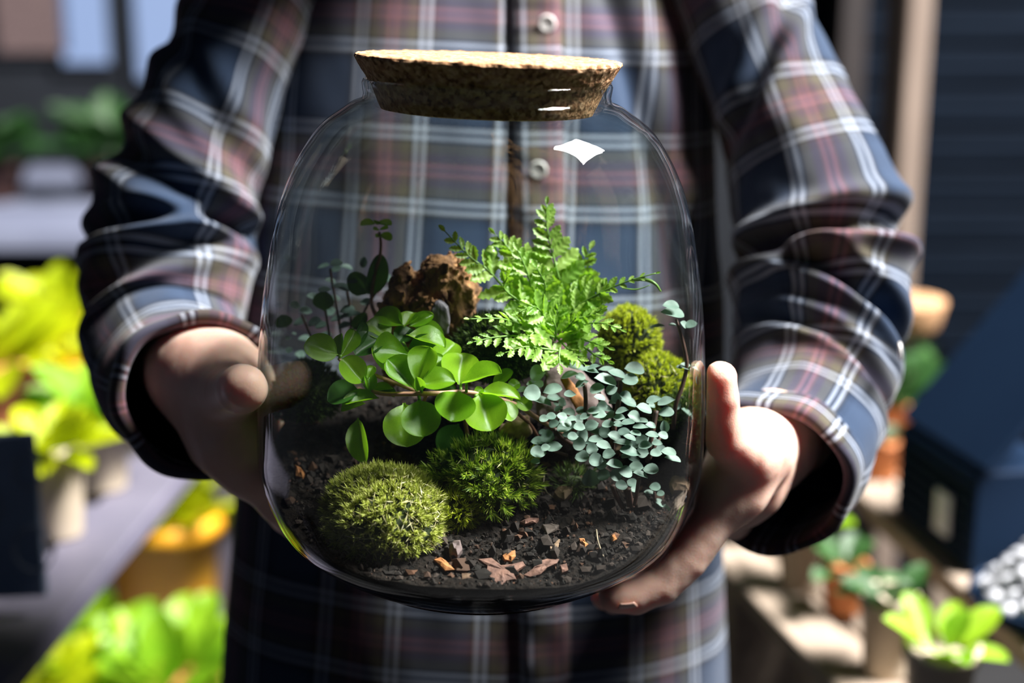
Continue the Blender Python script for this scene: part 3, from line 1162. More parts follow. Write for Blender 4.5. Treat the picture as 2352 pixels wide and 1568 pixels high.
# ------------------------------------------------------------------ glossy creeping plant, left and centre
Z3 = (640, 680, 3.92)
root = on_soil(1090, 960)
pep = thing('creeping_jade_plant', 'bright green creeping plant with glossy round leaves on a pink stem', 'plant', root)
stem('stem', [(840, 858, -.050), (960, 880, -.052), (1120, 880, -.054), (1300, 878, -.055), (1480, 872, -.052), (1640, 862, -.046), (1800, 880, -.040), (2050, 945, -.034), (2180, 1000, -.030), (2350, 1110, -.026), (2560, 1240, -.02), (2800, 1380, -.005)], [.0011, .0013, .0013, .0013, .0013], M_PSTEM, pep, 60, 8, Z3)
stem('stem', [(540, 560, -.045), (620, 640, -.046), (760, 690, -.044), (860, 710, -.040), (1010, 765, -.034), (1200, 840, -.03), (1330, 900, -.02)], [.0009, .0011, .0011], M_PSTEM, pep, 40, 8, Z3)
stem('stem', [(2080, 960, -.030), (2160, 1060, -.028), (2260, 1150, -.02), (2330, 1260, -.012)], .0010, M_STEM, pep, 20, 8, Z3)
stem('stem', [(1640, 862, -.046), (1660, 1000, -.03), (1690, 1200, -.012), (1720, 1330, .0)], .0011, M_PSTEM, pep, 20, 8, Z3)
stem('stem', [(1330, 880, -.045), (1300, 1000, -.02), (1310, 1200, .0)], .0010, M_PSTEM, pep, 20, 8, Z3)
for a, b in (((1690, 862, -.046), (1690, 780, -.05)), ((1640, 862, -.046), (1640, 790, -.04)), ((1245, 878, -.054), (1235, 800, -.052)), ((1290, 878, -.055), (1285, 830, -.056)), ((1260, 890, -.055), (1270, 935, -.058)), ((545, 565, -.045), (560, 530, -.045)), ((1180, 520, -.03), (1120, 420, -.02)), ((1160, 620, -.03), (1130, 430, -.02)), ((1440, 600, -.03), (1400, 500, -.02)), ((820, 862, -.05), (770, 790, -.05)), ((1800, 880, -.04), (1770, 900, -.045))):
    stem('petiole', [a, b], .0009, M_GSTEM, pep, 4, 6, Z3)
PL = [  # base, tip, width, tilt, variant, depth base, depth tip, roll, dark
    ((538, 525), (243, 425), 235, 28, 0, -.045, -.050, 0, 0), ((556, 560), (690, 300), 150, 20, 2, -.044, -.036, 35, 0), ((560, 560), (530, 330), 120, 10, 1, -.044, -.036, -40, 0),
    ((620, 500), (800, 215), 110, 25, 1, -.038, -.024, 40, 1), ((930, 370), (700, 490), 210, 55, 1, -.026, -.040, 0, 1), ((1120, 262), (868, 140), 190, 40, 1, -.015, -.010, 0, 0),
    ((1170, 275), (1392, 152), 120, 45, 1, -.015, -.012, 20, 0), ((1130, 275), (1215, 125), 150, 25, 1, -.016, -.008, -20, 0), ((1010, 372), (795, 225), 200, 30, 0, -.022, -.020, 15, 0),
    ((1075, 425), (1192, 275), 180, 30, 0, -.020, -.012, -10, 1), ((1150, 350), (1502, 400), 130, 50, 1, -.024, -.030, -15, 0), ((1215, 270), (1485, 375), 160, 45, 1, -.014, -.018, 0, 0),
    ((1160, 475), (1425, 385), 150, 40, 1, -.026, -.024, 20, 1), ((1165, 520), (858, 470), 270, 22, 2, -.036, -.040, 10, 0), ((1000, 700), (890, 420), 190, 15, 1, -.040, -.036, 30, 0),
    ((1228, 838), (985, 560), 240, 25, 2, -.051, -.048, 15, 0), ((1240, 795), (1345, 448), 260, 12, 2, -.052, -.046, -12, 0), ((1285, 690), (1492, 535), 170, 40, 1, -.038, -.034, 0, 0),
    ((1430, 570), (1590, 400), 230, 45, 0, -.026, -.016, 0, 0), ((1620, 795), (1645, 488), 330, 42, 0, -.044, -.030, 0, 0), ((1270, 800), (1578, 730), 190, 50, 1, -.056, -.058, 0, 0),
    ((1285, 850), (1250, 745), 100, 20, 1, -.057, -.062, 0, 0), ((1640, 792), (1972, 632), 110, 62, 1, -.050, -.056, -10, 0), ((1925, 812), (2100, 655), 110, 45, 1, -.030, -.026, 10, 0),
    ((2065, 830), (2168, 770), 100, 30, 0, -.030, -.028, 0, 0), ((1800, 872), (2170, 868), 100, 66, 1, -.040, -.045, 0, 0), ((1630, 858), (1555, 1100), 350, 34, 0, -.052, -.068, 0, 0),
    ((1800, 880), (1915, 1192), 370, 24, 0, -.044, -.058, 0, 0), ((2010, 940), (2105, 1110), 150, 30, 0, -.036, -.044, -20, 0), ((1262, 930), (1300, 1255), 340, 20, 0, -.058, -.068, 0, 0),
    ((1130, 960), (1150, 1345), 380, 22, 0, -.048, -.060, 0, 0), ((765, 785), (585, 555), 225, 30, 0, -.052, -.052, 0, 0), ((795, 745), (852, 625), 95, 25, 2, -.051, -.048, 0, 0),
    ((822, 865), (815, 665), 110, 20, 1, -.052, -.048, 30, 0), ((730, 850), (435, 905), 200, 50, 1, -.050, -.054, 0, 1), ((905, 918), (575, 925), 95, 66, 1, -.052, -.058, 0, 0),
    ((780, 965), (560, 1005), 90, 60, 1, -.050, -.054, 0, 0), ((1030, 832), (855, 820), 70, 60, 1, -.030, -.034, 0, 0), ((715, 1095), (742, 1482), 180, 14, 1, -.030, -.045, 30, 0),
    ((1620, 1150), (1480, 1420), 240, 18, 1, -.020, -.030, 0, 1), ((1755, 905), (1835, 825), 80, 30, 2, -.042, -.040, 0, 0), ((2130, 940), (2275, 1000), 125, 38, 0, -.030, -.034, 0, 0),
    ((1330, 830), (1600, 820), 110, 60, 1, -.040, -.040, 0, 1), ((2050, 930), (2110, 890), 70, 30, 0, -.032, -.032, 0, 0), ((1440, 700), (1370, 620), 90, 40, 0, -.040, -.036, 0, 0), ((740, 930), (700, 830), 100, 25, 1, -.050, -.046, 0, 0),
    ((1180, 480), (1100, 520), 90, 40, 0, -.032, -.036, 0, 0), ((900, 840), (1040, 880), 80, 60, 1, -.028, -.034, 0, 1)]
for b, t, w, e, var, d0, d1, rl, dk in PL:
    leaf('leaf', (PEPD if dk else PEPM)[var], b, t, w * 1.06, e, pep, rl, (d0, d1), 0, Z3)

# the same kind, a taller shoot at the back left
Z1 = (580, 400, 3.92)
pb = thing('upright_jade_shoot', 'tall thin shoot with a flat leaf whorl on top, at the back left', 'plant', on_soil(850, 800))
stem('stem', [(1140, 520, .030), (1155, 620, .030), (1145, 740, .030), (1100, 900, .030), (1070, 1150, .028), (1120, 1300, .02), (1180, 1500, .015)], [.0008, .0010, .0012], M_STEM, pb, 30, 8, Z1)
for b, t, w, e, dk, rl in [((1110, 445), (970, 440), 80, 74, 0, 0), ((1110, 445), (1250, 440), 90, 72, 0, 0), ((1120, 455), (1120, 412), 90, 80, 0, 0), ((1140, 500), (1215, 480), 70, 65, 0, 0), ((1140, 500), (1090, 490), 60, 60, 0, 0),
                           ((1150, 540), (1255, 580), 75, 50, 0, 0), ((1150, 545), (1110, 560), 40, 50, 0, 0), ((1060, 1100), (1165, 735), 190, 10, 1, 25), ((1050, 1080), (880, 900), 200, 10, 1, -20), ((640, 1230), (640, 1060), 190, 12, 1, 0), ((300, 1380), (150, 1270), 160, 20, 1, 0), ((900, 1400), (1020, 1260), 130, 20, 1, 20)]:
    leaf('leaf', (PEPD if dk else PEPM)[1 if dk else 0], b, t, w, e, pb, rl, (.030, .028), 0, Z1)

# ------------------------------------------------------------------ silver creeper
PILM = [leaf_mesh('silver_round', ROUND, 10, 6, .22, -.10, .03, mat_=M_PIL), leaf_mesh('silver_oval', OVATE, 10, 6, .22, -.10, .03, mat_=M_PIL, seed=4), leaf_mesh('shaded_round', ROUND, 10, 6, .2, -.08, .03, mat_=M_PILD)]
Z4 = (1140, 780, 3.92)


def disc(parent, cx, cy, w, h, y, zoom=Z4, ang=None, mi=0, name='leaf'):
    """a small round leaf seen as an ellipse"""
    if ang is None:
        ang = rng.uniform(-.35, .35) + (math.pi if rng.random() < .5 else 0)
    e = math.degrees(math.acos(min(.96, h / max(w, 1))))
    if h > w:
        ang, w_, h_ = math.pi / 2 + rng.uniform(-.2, .2), h, w
        e = 15
        w, wid = h, w
    else:
        wid = h
    w, wid = w * 1.1, wid * 1.1
    dx, dy = math.cos(ang) * w / 2, math.sin(ang) * w / 2
    return leaf(name, PILM[mi], (cx - dx, cy - dy), (cx + dx, cy + dy), wid * 1.05, max(8, min(72, e)), parent, 0, (0, -.002 + .004 * rng.random()), y, zoom, 1.15)


pil = thing('silver_creeper', 'dense clump of small silvery grey leaves at the right of the jar', 'plant', on_soil(1440, 1060))
PI = [(370, 300, 130, 130), (325, 400, 100, 60), (380, 400, 80, 60), (230, 450, 90, 45), (320, 480, 145, 130), (400, 550, 190, 60), (505, 450, 160, 88), (520, 520, 110, 60), (575, 565, 110, 80), (665, 490, 100, 55), (710, 245, 160, 58), (850, 275, 140, 50), (880, 245, 110, 35), (1000, 270, 150, 40), (660, 320, 150, 55),
      (760, 335, 90, 60), (770, 395, 120, 58), (985, 362, 190, 86), (1245, 262, 165, 98), (1080, 305, 150, 60), (1200, 360, 140, 95), (910, 440, 130, 80), (1040, 450, 100, 80), (1080, 520, 80, 90), (1165, 510, 110, 80), (1190, 560, 140, 75), (870, 640, 110, 60), (950, 600, 90, 88), (930, 670, 120, 75), (1130, 640, 110, 50),
      (1040, 680, 110, 60), (1240, 690, 110, 90), (1330, 620, 140, 75), (1420, 540, 130, 58), (1530, 555, 150, 66), (1400, 590, 60, 46), (1530, 655, 130, 80), (1300, 730, 120, 40), (1300, 785, 130, 42), (1180, 745, 120, 50), (1390, 770, 90, 50), (1515, 780, 75, 105), (1400, 855, 110, 50), (1500, 860, 90, 60),
      (650, 650, 110, 58), (590, 690, 90, 60), (620, 740, 110, 88), (740, 715, 80, 76), (490, 690, 90, 58), (430, 710, 80, 60), (520, 755, 90, 66), (610, 795, 120, 80), (750, 785, 100, 68), (465, 872, 115, 108), (370, 912, 110, 66), (525, 965, 130, 80), (445, 970, 80, 58), (380, 1012, 130, 94), (350, 1095, 80, 48),
      (770, 860, 110, 108), (750, 940, 110, 106), (690, 870, 90, 66), (860, 770, 120, 85), (980, 830, 100, 96), (1065, 872, 120, 78), (900, 900, 130, 58), (970, 952, 130, 68), (865, 982, 100, 96), (1015, 1028, 110, 82), (770, 1052, 120, 92), (900, 1082, 120, 108), (950, 1118, 100, 96), (1065, 1120, 140, 74),
      (1140, 928, 160, 48), (1210, 1010, 170, 76), (1310, 900, 110, 76), (1345, 950, 120, 66), (1320, 1010, 100, 98), (1440, 1020, 100, 66), (1550, 1010, 130, 66), (1590, 1070, 140, 56), (1260, 1147, 125, 84), (1390, 1167, 130, 84), (1165, 1190, 115, 98), (1075, 1216, 105, 100), (970, 1217, 115, 94), (1300, 1212, 130, 48),
      (1130, 1310, 100, 78), (1220, 1290, 100, 68), (1240, 1350, 70, 48), (1010, 760, 110, 60), (1110, 700, 100, 55), (1100, 760, 90, 50), (800, 690, 90, 50), (690, 780, 90, 60), (1250, 840, 100, 45), (1200, 880, 110, 45), (1450, 930, 90, 50), (1000, 620, 100, 50), (930, 520, 100, 50), (560, 620, 80, 40), (680, 710, 80, 45)]
for cx_, cy_, w, h in PI:
    y = -.030 - .020 * np.clip((cy_ - 500) / 600, -.6, 1) + .010 * rng.normal() * .5
    disc(pil, cx_, cy_, w, h, float(y), mi=1 if w > 1.7 * h else 0)
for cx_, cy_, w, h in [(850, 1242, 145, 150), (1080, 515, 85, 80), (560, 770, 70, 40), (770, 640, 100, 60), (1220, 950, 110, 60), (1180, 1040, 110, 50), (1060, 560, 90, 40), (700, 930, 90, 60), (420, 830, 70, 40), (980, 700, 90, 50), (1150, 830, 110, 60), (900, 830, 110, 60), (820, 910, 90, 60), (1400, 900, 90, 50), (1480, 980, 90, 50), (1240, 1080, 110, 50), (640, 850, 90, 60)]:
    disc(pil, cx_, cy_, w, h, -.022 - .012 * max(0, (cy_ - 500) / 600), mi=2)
for pts, r in [([(1122, 365, -.024), (1105, 520, -.026), (1080, 690, -.030), (1055, 840, -.032), (1040, 1000, -.022)], .0014), ([(795, 395, -.026), (805, 560, -.024), (800, 740, -.024), (820, 900, -.02)], .0012), ([(925, 470, -.022), (938, 570, -.022), (950, 700, -.02)], .0011), ([(1440, 640, -.026), (1415, 790, -.030), (1385, 940, -.032), (1360, 1100, -.03)], .0014),
               ([(1285, 1240, -.052), (1265, 1380, -.051), (1245, 1490, -.050)], .0011), ([(1045, 1310, -.046), (1090, 1420, -.046), (1145, 1515, -.046)], .0014), ([(1190, 1340, -.048), (1205, 1420, -.047), (1225, 1510, -.047)], .0014), ([(560, 590, -.026), (620, 680, -.026), (700, 800, -.024)], .0009),
               ([(520, 800, -.036), (570, 870, -.036), (640, 915, -.034), (760, 980, -.03)], .0012), ([(1480, 880, -.03), (1430, 960, -.034), (1380, 1080, -.036)], .0008), ([(690, 700, -.026), (690, 830, -.026)], .0008), ([(420, 940, -.040), (520, 1000, -.036), (640, 1040, -.03)], .0008), ([(340, 440, -.026), (430, 520, -.024), (560, 560, -.024)], .0008), ([(1150, 1250, -.046), (1180, 1400, -.046), (1195, 1500, -.046)], .0012)]:
    stem('stem', pts, r, M_STEMD, pil, 16, 8, Z4)

sp1 = thing('silver_sprig', 'tall lone sprig with pale round leaves against the right side of the glass', 'plant', on_soil(1556, 1000))
stem('stem', [(1553, 733, -.012), (1566, 775, -.012), (1575, 815, -.013), (1577, 845, -.014), (1566, 890, -.016), (1552, 930, -.018), (1546, 985, -.018)], [.0008, .0011, .0012, .0013], M_STEMD, sp1, 24)
stem('stem', [(1576, 850, -.014), (1590, 840, -.015), (1598, 838, -.016)], .0006, M_GSTEM, sp1, 6)
for cx_, cy_, w, h, a_ in [(1541, 701, 35, 17, 0), (1545, 719, 50, 20, .1), (1594, 745, 36, 16, 3.0), (1571, 745, 18, 12, .6), (1511, 749, 32, 6, 3.1), (1545, 746, 18, 6, 0), (1574, 841, 26, 13, .2), (1560, 843, 14, 8, 0), (1604, 846, 26, 10, .2), (1603, 872, 10, 22, 1.5), (1556, 932, 14, 14, .7), (1580, 950, 34, 9, .7), (1588, 962, 26, 8, .6)]:
    disc(sp1, cx_, cy_, w, h, -.013, None, a_, 0)
sp2 = thing('silver_seedling', 'tiny grey green seedling on the soil at the lower right of the jar', 'plant', on_soil(1505, 1165))
Q4 = on_soil(1505, 1165)[1]
stem('stem', [(1503, 1130, Q4), (1504, 1150, Q4), (1508, 1178, Q4)], .0008, M_STEMD, sp2, 8)
for cx_, cy_, w, h, a_ in [(1504, 1118, 24, 17, 0), (1492, 1131, 24, 9, .1), (1517, 1133, 17, 12, -.3), (1470, 1148, 15, 15, .5), (1482, 1144, 18, 22, 1.2), (1514, 1154, 24, 12, .5), (1527, 1170, 22, 24, -.8), (1537, 1175, 10, 14, 1.2)]:
    disc(sp2, cx_, cy_, w, h, float(Q4), None, a_, 0)

pb2 = thing('shaded_creeper', 'dull silvery creeper in the shade at the back left of the jar', 'plant', on_soil(720, 860))
for cx_, cy_, w, h in [(1000, 790, 60, 95), (1180, 815, 75, 95), (1195, 930, 100, 76), (640, 828, 100, 34), (760, 800, 110, 56), (760, 850, 90, 50), (850, 835, 100, 36), (800, 1020, 160, 56), (945, 1050, 92, 86), (1015, 1150, 92, 58), (850, 1222, 130, 66), (700, 1230, 90, 80), (880, 1270, 200, 44), (650, 1040, 110, 44), (560, 1330, 120, 70), (760, 1300, 110, 56),
                       (480, 1230, 110, 60), (420, 1330, 130, 60), (330, 1430, 120, 44), (280, 1470, 90, 50), (620, 1360, 110, 60), (540, 1100, 100, 50), (730, 1120, 110, 50), (900, 960, 90, 50), (700, 960, 100, 40), (380, 1180, 90, 60), (470, 1480, 110, 50), (650, 1450, 110, 50), (830, 1360, 110, 50), (300, 1580, 100, 50), (420, 1620, 100, 60)]:
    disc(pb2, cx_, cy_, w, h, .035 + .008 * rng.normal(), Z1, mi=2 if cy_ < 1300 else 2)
for pts in ([(700, 850, .036), (720, 1000, .036), (760, 1200, .034), (800, 1500, .03)], [(1190, 870, .032), (1120, 1050, .034), (1000, 1250, .034), (960, 1500, .03)], [(440, 1260, .03), (520, 1450, .03), (600, 1700, .03)], [(850, 1040, .034), (880, 1250, .034), (880, 1500, .03)], [(640, 1050, .034), (660, 1250, .034), (700, 1500, .03)]):
    stem('stem', pts, .0008, M_STEMD, pb2, 14, 6, Z1)

# ------------------------------------------------------------------ fern
Z2 = (980, 440, 3.564)
PINM = [leaf_mesh('pinna_broad', LANCE, 25, 4, .12, -.10, .05, lobes=5, ldep=.40, mat_=M_FERN), leaf_mesh('pinna_narrow', LANCE, 21, 4, .15, -.14, .05, lobes=4, ldep=.34, mat_=M_FERN, seed=5)]
fern = thing('fern', 'bright green fern with feathery fronds growing behind the silver creeper', 'fern', on_soil(1290, 850))
FR = [  # rachis points in zoom pixels (base to tip), pinna length low / high, tilt, depths base/tip, pairs
    ([(1060, 1120), (1110, 860), (1060, 620), (1012, 430), (982, 250), (985, 105)], 215, 60, 14, .012, .030, 11),
    ([(900, 1060), (640, 790), (500, 640), (380, 555), (275, 455), (150, 325)], 150, 66, 18, .012, .010, 8),
    ([(930, 1000), (850, 730), (745, 560), (660, 450), (555, 345)], 170, 60, 14, .014, .020, 8),
    ([(1130, 1050), (1200, 960), (1380, 850), (1530, 780), (1680, 722), (1875, 668)], 120, 34, 35, .008, -.005, 8),
    ([(1080, 980), (1170, 800), (1250, 640), (1335, 470)], 190, 60, 22, .018, .026, 7),
    ([(980, 1150), (760, 1085), (600, 1040), (350, 1042)], 110, 40, 50, -.004, -.028, 7),
    ([(1010, 1200), (780, 1180), (570, 1190), (380, 1230)], 150, 50, 44, -.008, -.032, 7),
    ([(1120, 1310), (950, 1285), (800, 1270), (635, 1320)], 160, 60, 34, -.018, -.036, 6),
    ([(1090, 1140), (1280, 1090), (1430, 1075), (1590, 1130)], 130, 46, 48, .0, -.020, 6),
    ([(1140, 1200), (1270, 1260), (1380, 1340), (1485, 1390)], 120, 60, 34, -.006, -.022, 5),
    ([(1120, 1150), (1300, 1215), (1490, 1282)], 110, 56, 38, -.004, -.020, 5),
    ([(1090, 1280), (1085, 1340), (1090, 1420)], 110, 80, 24, -.018, -.028, 3),
    ([(1010, 1160), (960, 1020), (880, 940), (755, 985)], 150, 60, 28, -.004, -.018, 6),
    ([(1130, 1020), (1290, 930), (1420, 830), (1490, 752)], 130, 50, 26, .004, .004, 7),
    ([(1000, 1020), (880, 850), (820, 650), (745, 480)], 170, 70, 16, .004, .010, 7),
    ([(1050, 1060), (1210, 900), (1330, 740)], 170, 60, 24, .010, .012, 6),
    ([(1010, 1080), (960, 900), (970, 760), (900, 620)], 150, 60, 18, .0, .000, 6),
    ([(980, 1110), (800, 930), (640, 800), (660, 700)], 150, 60, 22, .004, -.002, 6),
    ([(1060, 1160), (1190, 1050), (1330, 1020), (1440, 960)], 120, 50, 42, -.002, -.016, 6),
    ([(1040, 1190), (900, 1150), (830, 1200), (780, 1290)], 120, 56, 40, -.012, -.030, 5),
    ([(1060, 1190), (1130, 1260), (1210, 1340), (1300, 1420)], 110, 56, 34, -.010, -.024, 5),
    ([(1060, 1190), (1055, 1050), (1085, 920)], 120, 60, 20, -.006, -.002, 5), ([(1075, 1210), (1150, 1120), (1225, 1030)], 110, 56, 26, -.006, -.010, 5),
    ([(1030, 1210), (965, 1120), (890, 1060)], 110, 56, 30, -.008, -.014, 5), ([(1050, 1220), (1060, 1130), (1030, 1040)], 110, 60, 30, -.010, -.014, 4)]
for fi, (pts, l0, l1, e, d0, d1, npair) in enumerate(FR):
    n = len(pts)
    npair = max(3, int(npair * .84 + .5))
    pp = [inside(W(Z2[0] + a / Z2[2], Z2[1] + b / Z2[2], d0 + (d1 - d0) * i / (n - 1)), .003) for i, (a, b) in enumerate(pts)]
    path = catmull(pp, 40)
    v, f = tube(path, np.linspace(.0008, .0003, 40), 6)
    fr_ = obj('frond', v, f, M_GSTEM, fern)
    er = math.radians(e)
    nrm = (CAMV * math.cos(er) + Vector((.2, .15, 1)) * math.sin(er)).normalized()
    for k in range(npair + 1):
        t = .20 + .80 * (k / npair) ** .92
        i = min(39, int(t * 39))
        P0 = Vector(path[i])
        tg = Vector(path[min(39, i + 1)] - path[max(0, i - 1)]).normalized()
        tfrac = (t - .2) / .8
        L0 = (l0 + (l1 - l0) * tfrac) * (.75 + .25 * math.sin(math.pi * min(1, tfrac * 1.6 + .25)))
        Lm = L0 / Z2[2] / FPX * (P0 - Vector(CAM)).dot(Vector(FWD)) * 1.62
        for s in ((-1, 1) if k < npair else (0,)):
            n_ = (nrm - tg * nrm.dot(tg)).normalized()
            sd = n_.cross(tg)
            an = math.radians(58 - 22 * tfrac + rng.uniform(-8, 8)) * s
            a = (tg * math.cos(an) + sd * math.sin(an) + n_ * rng.uniform(-.1, .22)).normalized()
            nn = (n_ - a * n_.dot(a)).normalized()
            nn = Matrix.Rotation(rng.uniform(-.45, .45), 3, a) @ nn
            ss = nn.cross(a)
            L = Lm * rng.uniform(.85, 1.12)
            wd = L * rng.uniform(.50, .66) * (1.0 if tfrac < .75 else 1.1)
            M = Matrix(((a.x * L, ss.x * wd, nn.x * L, P0.x), (a.y * L, ss.y * wd, nn.y * L, P0.y), (a.z * L, ss.z * wd, nn.z * L, P0.z), (0, 0, 0, 1)))
            put('pinna', PINM[0 if L > .012 else 1], M, fr_)
# the curled tip threads of the right-hand frond and a closed bud
stem('tendril', [(1680, 722, -.002), (1790, 720, -.004), (1870, 755, -.006), (1918, 818, -.006)], [.0009, .0011, .0004], M_GSTEM, fern, 16, 6, Z2)
stem('tendril', [(1600, 790, 0), (1720, 800, -.002), (1830, 765, -.004)], [.0003, .0004, .0002], M_GSTEM, fern, 12, 6, Z2)
stem('curled_bud', [(500, 700, .014), (515, 590, .016), (525, 500, .018), (530, 440, .018)], [.0008, .002, .0044, .0018], M_FERN, fern, 14, 8, Z2)


# ------------------------------------------------------------------ moss
def moss(name, label, px, py, y, rx, ry, rz, m, spacing=.0020, ll=.0042, nl=11, spread=.85, dead=0.0, lump=.12, parent=None, col=1.0, wl=.0003):
    """a cushion: a dark core and shoots of fine leaflets standing on it"""
    c = W(px, py, y)
    t = thing(name, label, 'moss', (c[0], c[1], c[2] - rz * .7), 'moss clumps on the soil') if parent is None else parent
    g = np.random.default_rng(int(px * 7 + py))
    th, nn = np.linspace(0.02, np.pi * .80, 26), 44
    ph = np.linspace(0, 2 * np.pi, nn, endpoint=False)
    D = np.stack([np.sin(th)[:, None] * np.cos(ph), np.sin(th)[:, None] * np.sin(ph), np.repeat(np.cos(th)[:, None], nn, 1)], -1).reshape(-1, 3)
    rad = lambda d: 1 + lump * snoise(d + px * .01, 3.2, 3, 4)
    S = np.array([rx, ry, rz])
    cv_ = c + D * S * rad(D)[:, None]
    cv_ = np.array([inside(q, .002) for q in cv_])
    fl = grid_faces(26, nn, True)
    fl = [q[::-1] for q in fl] + [list(range(nn)), [25 * nn + j for j in range(nn)][::-1]]
    obj('cushion', cv_, [q[::-1] for q in fl], M_MOSSCORE, t)
    area = 2 * np.pi * ((rx * ry) ** 1.6 / 3 + (rx * rz) ** 1.6 / 3 + (ry * rz) ** 1.6 / 3) ** (1 / 1.6) * 1.5
    n = int(area / spacing ** 2)
    d = g.normal(size=(n * 2, 3))
    d /= np.linalg.norm(d, axis=1)[:, None]
    d = d[d[:, 2] > -.62][:n]
    n = len(d)
    base = c + d * S * (rad(d)[:, None] - .04)
    nm = d / S
    nm /= np.linalg.norm(nm, axis=1)[:, None]
    nm = nm + np.array([0, 0, .25]) + .28 * g.normal(size=(n, 3))
    nm /= np.linalg.norm(nm, axis=1)[:, None]
    hgt = ll * g.uniform(.2, 1.0, n)
    N_ = np.repeat(nm, nl, 0)
    up_ = g.uniform(0, 1, n * nl)
    B = np.repeat(base, nl, 0) + N_ * (np.repeat(hgt, nl) * (.25 + .75 * up_) * col)[:, None]
    r = g.normal(size=(n * nl, 3))
    r -= N_ * (r * N_).sum(1)[:, None]
    r /= np.linalg.norm(r, axis=1)[:, None]
    sp_ = (spread * (1.15 - .75 * up_) * g.uniform(.5, 1.15, n * nl))[:, None]
    dr = N_ + r * sp_
    dr /= np.linalg.norm(dr, axis=1)[:, None]
    L = ll * g.uniform(.6, 1.15, n * nl)[:, None]
    sd = np.cross(dr, N_ + .01)
    sd /= np.linalg.norm(sd, axis=1)[:, None] + 1e-9
    wd = wl * g.uniform(.7, 1.3, n * nl)[:, None]
    V = np.stack([B, B + dr * L * .5 + sd * wd, B + dr * L + N_ * L * .12, B + dr * L * .5 - sd * wd], 1)
    ql = jl(V.reshape(-1, 3))
    lim = r_in(ql[:, 2]) - .0006
    rr_ = np.hypot(ql[:, 0], ql[:, 1])
    k = np.minimum(1, lim / np.maximum(rr_, 1e-6))
    ql[:, :2] *= k[:, None]
    V = jw(ql)
    F_ = np.arange(len(V)).reshape(-1, 4)
    o = obj('moss_shoots', V, F_, m, t, smooth=False)
    o['kind'] = 'stuff'
    if dead:
        # straw-coloured dry leaflets lying over the cushion
        nd_ = int(dead)
        d = g.normal(size=(nd_ * 3, 3)) * (1, 1, 1)
        d /= np.linalg.norm(d, axis=1)[:, None]
        d = d[(d[:, 2] > -.35) & (d[:, 1] < .5)][:nd_]
        b = c + d * S * rad(d)[:, None] + d * ll * .8
        r = g.normal(size=(len(d), 3))
        r = r - d * (r * d).sum(1)[:, None] * .75
        r /= np.linalg.norm(r, axis=1)[:, None]
        sd = np.cross(r, d)
        L = g.uniform(.003, .0085, len(d))[:, None]
        V = np.stack([b - r * L / 2, b + sd * .00035, b + r * L / 2, b - sd * .00035], 1).reshape(-1, 3)
        V = np.array([inside(q, .0008) for q in V])
        o = obj('dry_leaflets', V, np.arange(len(V)).reshape(-1, 4), M_STRAW, t, smooth=False)
        o['kind'] = 'stuff'
    return t


M_MOSSCORE = noisy('moss_core', (.010, .016, .004), (.03, .045, .008), 400, .95)
M_STRAW = make_island('straw', [(0, (.45, .36, .18)), (.5, (.62, .55, .30)), (1, (.75, .70, .48))], .6, .2)
M_MOSS1 = make_island('olive_moss', [(0, (.20, .23, .035)), (.4, (.40, .44, .075)), (.8, (.58, .60, .18)), (1, (.66, .62, .30))], .55, .45)
M_MOSS2 = make_island('deep_moss', [(0, (.05, .10, .006)), (.5, (.18, .28, .018)), (.85, (.38, .47, .04)), (1, (.58, .60, .14))], .5, .32)
M_MOSS3 = make_island('yellow_moss', [(0, (.22, .27, .012)), (.5, (.42, .48, .020)), (.9, (.60, .63, .05)), (1, (.74, .70, .26))], .55, .35)
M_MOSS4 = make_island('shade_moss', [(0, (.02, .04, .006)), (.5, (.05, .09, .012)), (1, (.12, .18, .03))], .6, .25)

moss('moss_cushion', 'large olive moss cushion flecked with dry straw, at the front left of the soil', 888, 1196, -.055, .0315, .029, .0285, M_MOSS1, .0021, .0038, 16, .95, 520, .16, col=1.4, wl=.00036)
t_ = moss('moss_tuft', 'little yellow green moss tuft joined to the right of the large cushion', 1050, 1172, -.050, .0100, .010, .0095, M_MOSS3, .0018, .0045, 11, .8, 8)
moss('moss_cushion', 'dark green star moss cushion in the middle of the soil, right of the large one', 1122, 1098, -.034, .0240, .021, .0185, M_MOSS2, .0034, .0052, 26, 1.15, 24, .25, col=1.9, wl=.00042)
moss('moss_cushion', 'smooth yellow green moss mound beside the fern, uppermost at the right', 1447, 785, .040, .0150, .018, .0200, M_MOSS3, .0018, .0032, 10, .7)
moss('moss_cushion', 'yellow moss mound with pale straw just below the uppermost mound', 1508, 885, .022, .0165, .018, .0160, M_MOSS3, .0018, .0034, 10, .75, 40)
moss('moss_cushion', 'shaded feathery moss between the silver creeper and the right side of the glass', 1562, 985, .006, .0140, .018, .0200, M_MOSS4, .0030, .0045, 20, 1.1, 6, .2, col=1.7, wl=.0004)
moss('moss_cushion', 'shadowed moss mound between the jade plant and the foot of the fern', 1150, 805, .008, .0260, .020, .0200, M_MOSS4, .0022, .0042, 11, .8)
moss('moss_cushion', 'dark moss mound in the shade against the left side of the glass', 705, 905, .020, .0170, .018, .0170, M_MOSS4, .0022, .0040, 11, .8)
moss('moss_tuft', 'tiny moss tuft on bare soil under the silver creeper', 1318, 1112, -.022, .0060, .006, .0050, M_MOSS4, .0022, .0065, 10, .9)


